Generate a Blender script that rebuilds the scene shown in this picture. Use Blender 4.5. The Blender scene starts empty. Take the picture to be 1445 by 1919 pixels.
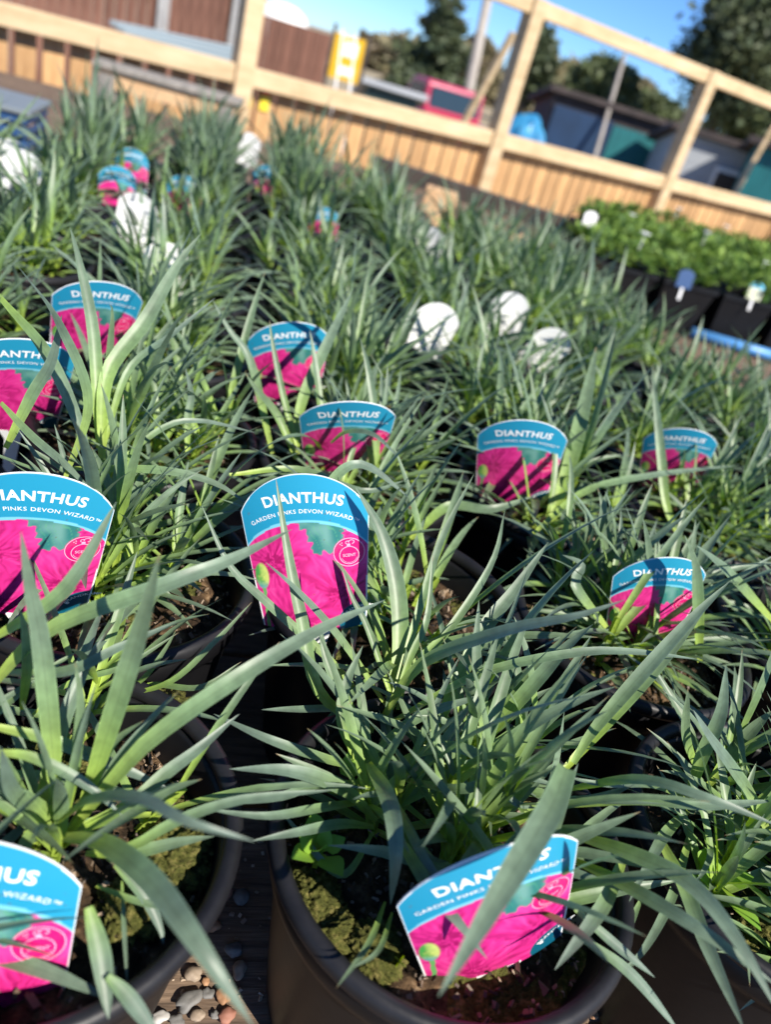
import bpy, bmesh, math, random
import numpy as np
from mathutils import Vector, Matrix

# ------------------------------------------------------------------ camera, world, sun
S = bpy.context.scene
PITCH, ROLL, CH, FPX = math.radians(30.0), math.radians(17.3), 0.46, 1440.0
SUN_AZ, SUN_EL = math.radians(134), math.radians(42)
cam_d = bpy.data.cameras.new('camera'); cam = bpy.data.objects.new('camera', cam_d)
S.collection.objects.link(cam); S.camera = cam
cp, sp = math.cos(PITCH), math.sin(PITCH); cr, sr = math.cos(ROLL), math.sin(ROLL)
FWD = Vector((0, cp, -sp)); UP0 = Vector((0, sp, cp)); RT0 = Vector((1, 0, 0))
CUP = UP0 * cr - RT0 * sr      # image up
CRT = RT0 * cr + UP0 * sr      # image right
m3 = Matrix((CRT, CUP, -FWD)).transposed()
cam.matrix_world = Matrix.Translation((0, 0, CH)) @ m3.to_4x4()
cam_d.sensor_fit = 'VERTICAL'; cam_d.sensor_height = 36.0
cam_d.lens = FPX / 1919.0 * 36.0
cam_d.clip_start = 0.02; cam_d.clip_end = 3000
cam_d.dof.use_dof = True; cam_d.dof.focus_distance = 0.43
cam_d.dof.aperture_fstop = 6.0; cam_d.dof.aperture_blades = 0

W = bpy.data.worlds.new('World'); S.world = W; W.use_nodes = True
wn = W.node_tree; wn.nodes.clear()
sky = wn.nodes.new('ShaderNodeTexSky'); sky.sky_type = 'NISHITA'; sky.sun_disc = False
sky.sun_elevation = SUN_EL; sky.sun_rotation = SUN_AZ; sky.altitude = 1800; sky.air_density = 1.0; sky.dust_density = 0.0; sky.ozone_density = 6.0
bg = wn.nodes.new('ShaderNodeBackground'); bg.inputs[1].default_value = 0.08
wo = wn.nodes.new('ShaderNodeOutputWorld')
tm = wn.nodes.new('ShaderNodeMix'); tm.data_type = 'RGBA'; tm.blend_type = 'MULTIPLY'; tm.inputs[0].default_value = 1
tm.inputs[7].default_value = (0.66, 0.90, 1.22, 1); wn.links.new(sky.outputs[0], tm.inputs[6]); wn.links.new(tm.outputs[2], bg.inputs[0]); wn.links.new(bg.outputs[0], wo.inputs[0])
sl = bpy.data.lights.new('sun', 'SUN'); sl.energy = 5.0; sl.angle = math.radians(0.5); sl.color = (1, 0.93, 0.82)
sun = bpy.data.objects.new('sun', sl); S.collection.objects.link(sun)
sdir = Vector((math.sin(SUN_AZ) * math.cos(SUN_EL), math.cos(SUN_AZ) * math.cos(SUN_EL), math.sin(SUN_EL)))
sun.rotation_euler = sdir.to_track_quat('Z', 'Y').to_euler(); sun.location = (3, -2, 4)
S.view_settings.view_transform = 'Standard'; S.view_settings.look = 'None'
S.view_settings.gamma = 1; S.view_settings.exposure = 0.82
try: S.cycles.max_bounces = 8
except Exception: pass

# ------------------------------------------------------------------ measuring helpers
def ray(u, v):
    d = CRT * ((u - 722.5) / FPX) + CUP * ((959.5 - v) / FPX) + FWD
    return d
def atz(u, v, z):
    d = ray(u, v); t = (z - CH) / d.z
    return Vector((0, 0, CH)) + d * t
def atd(u, v, dep):
    return Vector((0, 0, CH)) + ray(u, v) * dep
def proj(p):
    q = Vector(p) - Vector((0, 0, CH)); f = q.dot(FWD)
    return 722.5 + FPX * q.dot(CRT) / f, 959.5 - FPX * q.dot(CUP) / f, f
nC = np.array([0, 0, CH]); nR = np.array(CRT); nU = np.array(CUP); nF = np.array(FWD)
def nproj(P):
    q = P - nC; f = q @ nF
    return 722.5 + FPX * (q @ nR) / f, 959.5 - FPX * (q @ nU) / f, f

rnd = random.Random(7); nr = np.random.default_rng(11)
COL = S.collection

# ------------------------------------------------------------------ object helpers
def tag(o, label=None, cat=None, group=None, kind=None):
    if label: o['label'] = label
    if cat: o['category'] = cat
    if group: o['group'] = group
    if kind: o['kind'] = kind
    return o
def empty(name, loc=(0, 0, 0), rz=0):
    o = bpy.data.objects.new(name, None); COL.objects.link(o)
    o.location = loc; o.rotation_euler = (0, 0, rz); o.empty_display_size = 0.02
    return o
def mesh_obj(name, V, F, mat=None, parent=None, smooth=True, attr=None, mats=None, midx=None):
    me = bpy.data.meshes.new(name)
    V = np.asarray(V, float).reshape(-1, 3)
    me.from_pydata(V.tolist(), [], F if isinstance(F, list) else F.tolist())
    if mats:
        for m in mats: me.materials.append(m)
        if midx is not None: me.polygons.foreach_set('material_index', np.asarray(midx, np.int32))
    elif mat: me.materials.append(mat)
    if smooth: me.polygons.foreach_set('use_smooth', np.ones(len(me.polygons), bool))
    if attr is not None:
        a = me.color_attributes.new('tint', 'FLOAT_COLOR', 'POINT')
        a.data.foreach_set('color', np.asarray(attr, np.float32).reshape(-1))
    me.update()
    o = bpy.data.objects.new(name, me); COL.objects.link(o)
    if parent: o.parent = parent
    return o
class MB:
    """collects boxes, bars, tubes and lathes into one mesh"""
    def __init__(s): s.V = []; s.F = []
    def add(s, V, F):
        n = len(s.V); s.V += [tuple(v) for v in V]; s.F += [tuple(i + n for i in f) for f in F]; return s
    def box(s, c, size, rot=None):
        x, y, z = [k / 2 for k in size]
        P = [Vector(p) for p in [(-x,-y,-z),(x,-y,-z),(x,y,-z),(-x,y,-z),(-x,-y,z),(x,-y,z),(x,y,z),(-x,y,z)]]
        if rot is not None: P = [rot @ p for p in P]
        return s.add([p + Vector(c) for p in P], [(0,3,2,1),(4,5,6,7),(0,1,5,4),(1,2,6,5),(2,3,7,6),(3,0,4,7)])
    def bar(s, a, b, w, h, up=Vector((0, 0, 1))):
        a, b = Vector(a), Vector(b); d = (b - a); L = d.length; d.normalize()
        sd = d.cross(up)
        if sd.length < 1e-4: sd = d.cross(Vector((1, 0, 0)))
        sd.normalize(); u = sd.cross(d)
        R = Matrix((d, sd, u)).transposed()
        return s.box((a + b) / 2, (L, w, h), R)
    def tube(s, a, b, r0, r1=None, n=10):
        a, b = Vector(a), Vector(b); r1 = r0 if r1 is None else r1
        d = (b - a).normalized(); x = d.orthogonal().normalized(); y = d.cross(x)
        V = []
        for p, r in ((a, r0), (b, r1)):
            for k in range(n):
                t = 2 * math.pi * k / n; V.append(p + (x * math.cos(t) + y * math.sin(t)) * r)
        F = [(k, (k + 1) % n, n + (k + 1) % n, n + k) for k in range(n)]
        F += [tuple(range(n))[::-1], tuple(range(n, 2 * n))]
        return s.add(V, F)
    def lathe(s, prof, n=32, c=(0, 0, 0), close=True):
        V = []; F = []
        for (r, z) in prof:
            for k in range(n):
                t = 2 * math.pi * k / n; V.append((c[0] + r * math.cos(t), c[1] + r * math.sin(t), c[2] + z))
        for j in range(len(prof) - 1):
            for k in range(n):
                F.append((j * n + k, j * n + (k + 1) % n, (j + 1) * n + (k + 1) % n, (j + 1) * n + k))
        if close: F.append(tuple(range(n))[::-1]); F.append(tuple(range((len(prof) - 1) * n, len(prof) * n)))
        return s.add(V, F)
    def build(s, name, mat, parent=None, smooth=False, bevel=0):
        o = mesh_obj(name, s.V, s.F, mat, parent, smooth)
        if bevel:
            b = o.modifiers.new('b', 'BEVEL'); b.width = bevel; b.segments = 2; b.limit_method = 'ANGLE'
        return o

# ------------------------------------------------------------------ materials
def mat(name, col, rough=0.6, metal=0, spec=0.5):
    m = bpy.data.materials.new(name); m.use_nodes = True
    p = m.node_tree.nodes['Principled BSDF']
    p.inputs['Base Color'].default_value = (*col, 1); p.inputs['Roughness'].default_value = rough
    p.inputs['Metallic'].default_value = metal; p.inputs['Specular IOR Level'].default_value = spec
    return m
def nodes(m): return m.node_tree.nodes, m.node_tree.links, m.node_tree.nodes['Principled BSDF']
def noisy(name, cols, scale=20, rough=0.7, bump=0.0, detail=6, stretch=(1, 1, 1), bscale=None, spec=0.4, pos=None, dist=0.002, rand=0.0):
    m = mat(name, cols[0], rough, 0, spec); N, L, P = nodes(m)
    tc = N.new('ShaderNodeTexCoord'); mp = N.new('ShaderNodeMapping'); mp.inputs['Scale'].default_value = stretch
    L.new(tc.outputs['Object'], mp.inputs[0])
    nz = N.new('ShaderNodeTexNoise'); nz.inputs['Scale'].default_value = scale; nz.inputs['Detail'].default_value = detail
    nz.inputs['Roughness'].default_value = 0.65
    L.new(mp.outputs[0], nz.inputs['Vector'])
    cr_ = N.new('ShaderNodeValToRGB'); e = cr_.color_ramp.elements
    pos = pos or [0.3 + 0.4 * i / max(1, len(cols) - 1) for i in range(len(cols))]
    e[0].position = pos[0]; e[0].color = (*cols[0], 1); e[1].position = pos[-1]; e[1].color = (*cols[-1], 1)
    for c, p_ in list(zip(cols, pos))[1:-1]:
        k = e.new(p_); k.color = (*c, 1)
    L.new(nz.outputs[0], cr_.inputs[0])
    out = cr_.outputs[0]
    if rand:
        oi = N.new('ShaderNodeObjectInfo'); mr = N.new('ShaderNodeMapRange')
        mr.inputs['To Min'].default_value = 1 - rand; mr.inputs['To Max'].default_value = 1 + rand
        L.new(oi.outputs['Random'], mr.inputs[0])
        hs = N.new('ShaderNodeHueSaturation'); L.new(mr.outputs[0], hs.inputs['Value']); L.new(out, hs.inputs['Color']); out = hs.outputs[0]
    L.new(out, P.inputs['Base Color'])
    if bump:
        nb = N.new('ShaderNodeTexNoise'); nb.inputs['Scale'].default_value = bscale or scale * 2; nb.inputs['Detail'].default_value = 8
        L.new(mp.outputs[0], nb.inputs['Vector'])
        b = N.new('ShaderNodeBump'); b.inputs['Strength'].default_value = bump; b.inputs['Distance'].default_value = dist
        L.new(nb.outputs[0], b.inputs['Height']); L.new(b.outputs[0], P.inputs['Normal'])
    return m

def leaf_material():
    m = bpy.data.materials.new('dianthus_leaf'); m.use_nodes = True; N, L, P = nodes(m)
    at = N.new('ShaderNodeAttribute'); at.attribute_name = 'tint'
    sx = N.new('ShaderNodeSeparateColor'); L.new(at.outputs['Color'], sx.inputs[0])
    ramp = N.new('ShaderNodeValToRGB'); e = ramp.color_ramp.elements
    e[0].position = 0.0; e[0].color = (0.33, 0.42, 0.085, 1)
    e[1].position = 1.0; e[1].color = (0.150, 0.205, 0.165, 1)
    for p_, c in ((0.18, (0.26, 0.38, 0.10)), (0.4, (0.170, 0.262, 0.13)), (0.62, (0.148, 0.215, 0.155))):
        k = e.new(p_); k.color = (*c, 1)
    L.new(sx.outputs[0], ramp.inputs[0])
    # per leaf: blue-grey to yellower green
    mx = N.new('ShaderNodeMix'); mx.data_type = 'RGBA'; mx.blend_type = 'MIX'
    mr = N.new('ShaderNodeMapRange'); mr.inputs['To Max'].default_value = 0.5
    L.new(sx.outputs[1], mr.inputs[0]); L.new(mr.outputs[0], mx.inputs[0])
    L.new(ramp.outputs[0], mx.inputs[6])
    mx2 = N.new('ShaderNodeMix'); mx2.data_type = 'RGBA'; mx2.blend_type = 'MULTIPLY'; mx2.inputs[0].default_value = 1
    L.new(ramp.outputs[0], mx2.inputs[6]); mx2.inputs[7].default_value = (1.12, 1.2, 0.5, 1)
    L.new(mx2.outputs[2], mx.inputs[7])
    # fine streaks and bloom
    tc = N.new('ShaderNodeTexCoord'); nz = N.new('ShaderNodeTexNoise'); nz.inputs['Scale'].default_value = 180; nz.inputs['Detail'].default_value = 5
    L.new(tc.outputs['Object'], nz.inputs['Vector'])
    mr2 = N.new('ShaderNodeMapRange'); mr2.inputs['From Min'].default_value = 0.3; mr2.inputs['From Max'].default_value = 0.7
    mr2.inputs['To Min'].default_value = 0.84; mr2.inputs['To Max'].default_value = 1.14
    L.new(nz.outputs[0], mr2.inputs[0])
    # midrib: B = |s| 0 centre, 1 margin
    mr3 = N.new('ShaderNodeMapRange'); mr3.inputs['From Max'].default_value = 0.16
    mr3.inputs['To Min'].default_value = 0.84; mr3.inputs['To Max'].default_value = 1.0
    L.new(sx.outputs[2], mr3.inputs[0])
    mm0 = N.new('ShaderNodeMath'); mm0.operation = 'MULTIPLY'; L.new(mr2.outputs[0], mm0.inputs[0]); L.new(mr3.outputs[0], mm0.inputs[1])
    mr4 = N.new('ShaderNodeMapRange'); mr4.inputs['From Min'].default_value = 0.80; mr4.inputs['To Max'].default_value = 1.32; mr4.inputs['To Min'].default_value = 1.0  # pale margin, lightened in the colour to give sunlit leaf edges
    L.new(sx.outputs[2], mr4.inputs[0])
    # broad mottling of the waxy bloom
    nz2 = N.new('ShaderNodeTexNoise'); nz2.inputs['Scale'].default_value = 38; nz2.inputs['Detail'].default_value = 4; L.new(tc.outputs['Object'], nz2.inputs['Vector'])
    mr5 = N.new('ShaderNodeMapRange'); mr5.inputs['From Min'].default_value = 0.35; mr5.inputs['From Max'].default_value = 0.65; mr5.inputs['To Min'].default_value = 0.82; mr5.inputs['To Max'].default_value = 1.12
    L.new(nz2.outputs[0], mr5.inputs[0])
    mmb = N.new('ShaderNodeMath'); mmb.operation = 'MULTIPLY'; L.new(mr4.outputs[0], mmb.inputs[0]); L.new(mr5.outputs[0], mmb.inputs[1])
    mm = N.new('ShaderNodeMath'); mm.operation = 'MULTIPLY'; L.new(mm0.outputs[0], mm.inputs[0]); L.new(mmb.outputs[0], mm.inputs[1])
    hs = N.new('ShaderNodeHueSaturation'); L.new(mx.outputs[2], hs.inputs['Color']); L.new(mm.outputs[0], hs.inputs['Value'])
    # dry brown tips
    tip = N.new('ShaderNodeMapRange'); tip.inputs['From Min'].default_value = 0.955; tip.inputs['From Max'].default_value = 0.99; L.new(sx.outputs[0], tip.inputs[0])
    tb_ = N.new('ShaderNodeMath'); tb_.operation = 'GREATER_THAN'; tb_.inputs[1].default_value = 0.62; L.new(sx.outputs[1], tb_.inputs[0])
    tm_ = N.new('ShaderNodeMath'); tm_.operation = 'MULTIPLY'; L.new(tip.outputs[0], tm_.inputs[0]); L.new(tb_.outputs[0], tm_.inputs[1])
    hsx = N.new('ShaderNodeMix'); hsx.data_type = 'RGBA'; L.new(tm_.outputs[0], hsx.inputs[0]); L.new(hs.outputs[0], hsx.inputs[6]); hsx.inputs[7].default_value = (0.30, 0.22, 0.11, 1)
    L.new(hsx.outputs[2], P.inputs['Base Color'])
    P.inputs['Roughness'].default_value = 0.43; P.inputs['Specular IOR Level'].default_value = 0.5
    tr = N.new('ShaderNodeBsdfTranslucent'); ms = N.new('ShaderNodeMixShader'); ms.inputs[0].default_value = 0.30
    h2 = N.new('ShaderNodeHueSaturation'); h2.inputs['Saturation'].default_value = 1.35; h2.inputs['Value'].default_value = 1.15
    L.new(hs.outputs[0], h2.inputs['Color']); L.new(h2.outputs[0], tr.inputs['Color'])
    out = N['Material Output']; L.new(P.outputs[0], ms.inputs[1]); L.new(tr.outputs[0], ms.inputs[2]); L.new(ms.outputs[0], out.inputs[0])
    b = N.new('ShaderNodeBump'); b.inputs['Strength'].default_value = 0.12; b.inputs['Distance'].default_value = 0.0006
    L.new(nz.outputs[0], b.inputs['Height']); L.new(b.outputs[0], P.inputs['Normal'])
    return m
def foliage_material(name, c0, c1, trans=0.2):
    m = bpy.data.materials.new(name); m.use_nodes = True; N, L, P = nodes(m)
    at = N.new('ShaderNodeAttribute'); at.attribute_name = 'tint'
    sx = N.new('ShaderNodeSeparateColor'); L.new(at.outputs['Color'], sx.inputs[0])
    mx = N.new('ShaderNodeMix'); mx.data_type = 'RGBA'; L.new(sx.outputs[0], mx.inputs[0])
    mx.inputs[6].default_value = (*c0, 1); mx.inputs[7].default_value = (*c1, 1)
    L.new(mx.outputs[2], P.inputs['Base Color']); P.inputs['Roughness'].default_value = 0.6
    tr = N.new('ShaderNodeBsdfTranslucent'); L.new(mx.outputs[2], tr.inputs[0])
    ms = N.new('ShaderNodeMixShader'); ms.inputs[0].default_value = trans
    L.new(P.outputs[0], ms.inputs[1]); L.new(tr.outputs[0], ms.inputs[2]); L.new(ms.outputs[0], N['Material Output'].inputs[0])
    return m

M = {}
M['leaf'] = leaf_material()
M['pot'] = noisy('black_pot_plastic', [(0.004, 0.004, 0.005), (0.008, 0.008, 0.009), (0.030, 0.024, 0.018)], 9, 0.45, 0.15, 8, bscale=60, pos=[0.35, 0.62, 0.85], spec=0.3)
M['rim'] = noisy('pot_rim_plastic', [(0.006, 0.006, 0.008), (0.018, 0.018, 0.020)], 30, 0.46, 0.25, 8, bscale=120, spec=0.3, dist=0.0008)
M['soil'] = noisy('peat_soil', [(0.012, 0.009, 0.006), (0.045, 0.028, 0.016), (0.12, 0.075, 0.04), (0.30, 0.22, 0.14)], 90, 0.95, 1.0, 10, bscale=160, pos=[0.35, 0.5, 0.62, 0.75], spec=0.15, dist=0.004)
M['moss'] = noisy('moss', [(0.02, 0.02, 0.008), (0.07, 0.075, 0.018), (0.20, 0.17, 0.06)], 220, 0.9, 1.0, 8, bscale=400, spec=0.1, dist=0.003)
M['bench'] = noisy('bench_wood', [(0.055, 0.038, 0.027), (0.13, 0.088, 0.058), (0.24, 0.17, 0.115)], 14, 0.85, 0.6, 10, stretch=(1, 12, 1), bscale=30, rand=0.15)
M['fence'] = noisy('fence_softwood', [(0.26, 0.135, 0.055), (0.45, 0.265, 0.12), (0.56, 0.37, 0.185)], 3.2, 0.8, 0.3, 8, stretch=(6, 6, 0.8), bscale=10, rand=0.17, dist=0.004)
M['fencerail'] = noisy('rail_softwood', [(0.40, 0.28, 0.15), (0.54, 0.40, 0.235), (0.62, 0.48, 0.305)], 3.0, 0.8, 0.3, 8, stretch=(1, 1, 5), bscale=8, rand=0.08, dist=0.004)
M['white'] = mat('white_card', (0.78, 0.79, 0.78), 0.45)
M['ink'] = mat('white_ink', (0.86, 0.88, 0.88), 0.4)
M['pinkink'] = mat('pale_pink_ink', (0.86, 0.40, 0.58), 0.4)

def print_material():
    m = bpy.data.materials.new('printed_card'); m.use_nodes = True; N, L, P = nodes(m)
    at = N.new('ShaderNodeAttribute'); at.attribute_name = 'tint'
    L.new(at.outputs['Color'], P.inputs['Base Color']); P.inputs['Roughness'].default_value = 0.36
    P.inputs['Specular IOR Level'].default_value = 0.45
    return m
M['print'] = print_material()

# ------------------------------------------------------------------ plant label card
CW, CWB, HA, HS = 0.078, 0.066, 0.104, 0.079
sag = HA - HS; AR = ((CW / 2) ** 2 + sag ** 2) / (2 * sag); AC = HA - AR
def arch(u): return AC + np.sqrt(np.maximum(AR ** 2 - u ** 2, 0))
def bend(u, v, off=0.0):
    """card coordinates to 3D: card faces -Y, its margins swept back"""
    y = 3.6 * u * u + 0.5 * v * v - off
    return np.stack([u, y, v], -1)
def vnoise(x, y, seed=0):
    xi = np.floor(x).astype(int); yi = np.floor(y).astype(int); fx = x - xi; fy = y - yi
    fx = fx * fx * (3 - 2 * fx); fy = fy * fy * (3 - 2 * fy)
    def h(a, b): 
        n = np.sin(a * 127.1 + b * 311.7 + seed * 74.7) * 43758.5453
        return n - np.floor(n)
    return (h(xi, yi) * (1 - fx) + h(xi + 1, yi) * fx) * (1 - fy) + (h(xi, yi + 1) * (1 - fx) + h(xi + 1, yi + 1) * fx) * fy
def s2l(c): c = np.asarray(c, float) / 255.0; return np.where(c <= 0.04045, c / 12.92, ((c + 0.055) / 1.055) ** 2.4)
def lerp(a, b, t): return a + (b - a) * t[..., None]
def card_colours(u, v):
    blue = s2l((28, 132, 168)); blue2 = s2l((46, 152, 186)); pale = s2l((112, 186, 208)); teal = s2l((48, 115, 112)); teal2 = s2l((112, 158, 150))
    mag = s2l((210, 46, 132)); magd = s2l((146, 18, 84)); magl = s2l((230, 84, 162)); white = s2l((235, 240, 242))
    dist = arch(u) - v
    n1 = vnoise(u * 900, v * 900, 1) * .5 + vnoise(u * 300, v * 300, 2) * .5
    n2 = vnoise(u * 160, v * 160, 5)
    col = lerp(np.broadcast_to(teal, u.shape + (3,)), teal2, np.clip(n2 * 1.3 - .3, 0, 1) * .8)
    # thin stems in the teal background
    st = np.abs(np.sin((u * .8 + v * .25) * 900 + 3 * n2)) < .12
    col = lerp(col, s2l((90, 160, 120)), st * .5)
    flowers = [(-0.022, 0.046, 0.030, 3), (0.020, 0.024, 0.032, 9), (-0.012, 0.004, 0.030, 14), (0.040, 0.062, 0.019, 21)]
    for cx, cy, R, sd in flowers:
        dx, dy = u - cx, v - cy; r = np.hypot(dx, dy); th = np.arctan2(dy, dx)
        edge = R * (1 + .07 * np.sin(5 * th + sd) + .035 * np.sin(23 * th + sd) + .03 * np.sin(41 * th))
        ins = np.clip((edge - r) / .0007, 0, 1)
        rad = r / R
        petal = .5 + .5 * np.sin(5 * th + sd + 2.2 * rad)
        crease = vnoise(th * 9 + 3 * rad + 40, rad * 5 + sd, sd)
        fold = np.abs(np.sin(th * 13 + 6 * vnoise(th * 4 + 9, rad * 3, sd + 3) + sd)) ** 3
        shade = np.clip(.12 + .55 * crease + .38 * petal * rad - .30 * fold * (1 - .4 * rad) + .10 * n1, 0, 1)
        pc = lerp(np.broadcast_to(magd, u.shape + (3,)), mag, np.clip(shade * 1.9, 0, 1))
        pc = lerp(pc, magl, np.clip((shade - .55) * 1.7, 0, 1))
        rough = np.clip((.34 - rad) / .1, 0, 1) * (vnoise(u * 700, v * 700, sd) > .55)
        pc = lerp(pc, magd, rough * .8)
        line = np.clip(1 - np.abs(edge - r) / .0006, 0, 1) * .55
        pc = lerp(pc, magd, line)
        col = lerp(col, pc, ins)
    # bud, lower left
    for bx, by, ax, ay in ((-0.030, 0.037, .0042, .0085),):
        e = ((u - bx) / ax) ** 2 + ((v - by) / ay) ** 2
        k = np.clip((1.25 - e) * 3, 0, 1)
        bc = lerp(np.broadcast_to(s2l((70, 150, 70)), u.shape + (3,)), s2l((190, 205, 110)), np.clip(.5 + (u - bx) * 160 + (n1 - .5), 0, 1))
        bc = lerp(bc, s2l((60, 150, 180)), np.clip((by - .003 - v) * 200, 0, 1) * .7)
        col = lerp(col, bc, k)
        stem = (np.abs(u - bx - .0005) < .0011) & (v < by - ay)
        col = lerp(col, s2l((100, 165, 95)), stem * 1.0)
    # scent disc
    k = np.clip((0.0098 - np.hypot(u - 0.0255, v - 0.0525)) / .0004, 0, 1)
    col = lerp(col, s2l((218, 20, 105)), k * .9)
    # maker's flash, lower right
    k = np.clip((0.0145 - np.hypot(u - 0.030, v - 0.003)) / .0004, 0, 1)
    col = lerp(col, s2l((12, 88, 112)), k)
    # blue head
    hb = lerp(np.broadcast_to(blue, u.shape + (3,)), blue2, np.clip(.5 + v * 3 - .25 + u * 5, 0, 1) * .7)
    band = .0305 - .004 * (u / .039) ** 2
    col = np.where((dist < band)[..., None], np.broadcast_to(pale, u.shape + (3,)), col)
    col = np.where((dist < band - .0018)[..., None], hb, col)
    hw = CWB / 2 + (CW - CWB) / 2 * np.clip(v / HS, 0, 1)
    for k in range(26):   # splashed soil
        cx, cy, cr_ = (math.sin(k * 12.9) * .034, .004 + .075 * abs(math.sin(k * 7.3)) ** 1.6, .00022 + .0004 * abs(math.sin(k * 3.7)))
        col = lerp(col, s2l((96, 74, 58)), np.clip((cr_ - np.hypot(u - cx, v - cy)) / .0003, 0, 1) * .75)
    edge = np.minimum(dist, hw - np.abs(u))
    col = np.where((edge < .0006)[..., None], np.broadcast_to(white, u.shape + (3,)), col)
    return col
def card_grid(nu, nv, off):
    a = np.linspace(-1, 1, nu); b = np.linspace(0, 1, nv); A, B = np.meshgrid(a, b)
    ut = A * CW / 2; ub = A * CWB / 2; vt = arch(ut); vb = -.002 + .003 * A ** 2
    v = vb + (vt - vb) * B
    u = np.where(v < HS, np.sign(A) * np.abs(A) * (CWB / 2 + (CW - CWB) / 2 * np.clip(v / HS, 0, 1)), ut)
    P = bend(u, v, off)
    idx = np.arange(nu * nv).reshape(nv, nu)
    F = np.stack([idx[:-1, :-1], idx[:-1, 1:], idx[1:, 1:], idx[1:, :-1]], -1).reshape(-1, 4)
    return u, v, P.reshape(-1, 3), F, idx
def build_card_meshes():
    u, v, P, F, _ = card_grid(120, 150, 0.00035)
    c = card_colours(u, v); c = np.concatenate([c, np.ones(c.shape[:-1] + (1,))], -1)
    face = mesh_obj('printed_face', P, F, M['print'], attr=c.reshape(-1, 4))
    # card slab
    nu, nv = 25, 25
    u, v, Pf, Fa, idx = card_grid(nu, nv, 0.00025); _, _, Pb, _, _ = card_grid(nu, nv, -0.00035)
    V = np.concatenate([Pf, Pb]); n = nu * nv
    Fs = [tuple(f) for f in Fa.tolist()] + [tuple(i + n for i in f[::-1]) for f in Fa.tolist()]
    ring = list(idx[0, :]) + list(idx[1:, -1]) + list(idx[-1, ::-1][1:]) + list(idx[::-1, 0][1:-1])
    for i in range(len(ring)):
        a_, b_ = int(ring[i]), int(ring[(i + 1) % len(ring)]); Fs.append((b_, a_, a_ + n, b_ + n))
    card = mesh_obj('card', V, Fs, M['white'], smooth=False)
    # lettering
    LV, LF, LM = [], [], []
    def add_text(s, size, radius, v0, u0=0.0, bold=0.0, space=1.0, rot=0.0, width=None, m=0):
        cu = bpy.data.curves.new('t', 'FONT'); cu.body = s; cu.size = size; cu.align_x = 'CENTER'; cu.offset = bold
        cu.space_character = space; cu.resolution_u = 4
        o = bpy.data.objects.new('t', cu); COL.objects.link(o)
        dg = bpy.context.evaluated_depsgraph_get(); me = o.evaluated_get(dg).to_mesh()
        X = np.array([q.co[:] for q in me.vertices]); fs = [tuple(q.vertices) for q in me.polygons]
        o.evaluated_get(dg).to_mesh_clear(); bpy.data.objects.remove(o); bpy.data.curves.remove(cu)
        if width: X[:, 0] *= width / (X[:, 0].max() - X[:, 0].min())
        if radius:
            a = X[:, 0] / radius; uu = (radius + X[:, 1]) * np.sin(a); vv = (radius + X[:, 1]) * np.cos(a) - radius
        else: uu, vv = X[:, 0], X[:, 1]
        c, s_ = math.cos(rot), math.sin(rot)
        uu, vv = uu * c - vv * s_ + u0, uu * s_ + vv * c + v0
        add2(uu, vv, fs, m)
    def add2(uu, vv, fs, m, off=0.0006):
        n = len(LV); P = bend(np.asarray(uu), np.asarray(vv), off); LV.extend(P.tolist())
        LF.extend([tuple(i + n for i in f) for f in fs]); LM.extend([m] * len(fs))
    def ring2(cu_, cv_, r, w, m, a0=0, a1=360, sx=1, sy=1, n=40):
        t = np.radians(np.linspace(a0, a1, n)); 
        uu = np.concatenate([cu_ + (r - w) * sx * np.cos(t), cu_ + (r + w) * sx * np.cos(t)]); vv = np.concatenate([cv_ + (r - w) * sy * np.sin(t), cv_ + (r + w) * sy * np.sin(t)])
        add2(uu, vv, [(i, i + 1, n + i + 1, n + i) for i in range(n - 1)], m)
    add_text('DIANTHUS', 0.0090, 0.078, 0.0865, bold=0.00022, space=1.08, width=0.0475)
    add_text('GARDEN PINKS DEVON WIZARD\u2122', 0.0036, 0.062, 0.0798, space=1.1, width=0.067)
    ring2(0.0255, 0.0525, 0.0093, 0.00022, 1)
    ring2(0.0255, 0.0505, 0.0058, 0.00022, 1); ring2(0.0255, 0.0505, 0.0049, 0.00012, 1, 200, 340)
    add_text('SCENT', 0.0027, 0, 0.0497, 0.0255, width=0.0078, bold=0.00004, m=1)
    add2([0.0243, 0.0267, 0.0263, 0.0247], [0.0567, 0.0567, 0.0582, 0.0582], [(0, 1, 2, 3)], 1)
    ring2(0.0272, 0.0592, 0.0013, 0.0002, 1, -80, 190, 1.3, 1); ring2(0.0248, 0.0590, 0.0010, 0.0002, 1, 0, 250)
    for k in range(3): ring2(0.0215 - .0011 * (k % 2), 0.0582 + .0008 * (k - 1), 0.00022, 0.00018, 1, n=8)
    add_text('BRANDKAMP', 0.0028, 0.016, 0.0135, 0.029, rot=math.radians(12), width=0.021, bold=0.00005)
    t = np.radians(np.linspace(0, 360, 7)); add2(.0215 + .0012 * np.cos(t[:-1]), .0085 + .0012 * np.sin(t[:-1]), [tuple(range(6))], 0)
    def pick(m, name, mt):
        fs = [f for f, k in zip(LF, LM) if k == m]; us = sorted({i for f in fs for i in f}); mp = {i: n for n, i in enumerate(us)}
        return mesh_obj(name, [LV[i] for i in us], [tuple(mp[i] for i in f) for f in fs], mt, smooth=False)
    letter = pick(0, 'lettering', M['ink']); logo = pick(1, 'scent_emblem', M['pinkink'])
    st = MB(); 
    V = [(-.011, .0, 0), (.011, 0, 0), (.006, 0, -.012), (.0045, 0, -.055), (0, 0, -.066), (-.0045, 0, -.055), (-.006, 0, -.012)]
    V = [(x, -.0003, z) for x, y, z in V] + [(x, .0004, z) for x, y, z in V]
    F = [tuple(range(7))[::-1], tuple(range(7, 14))] + [(i, (i + 1) % 7, 7 + (i + 1) % 7, 7 + i) for i in range(7)]
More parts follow.
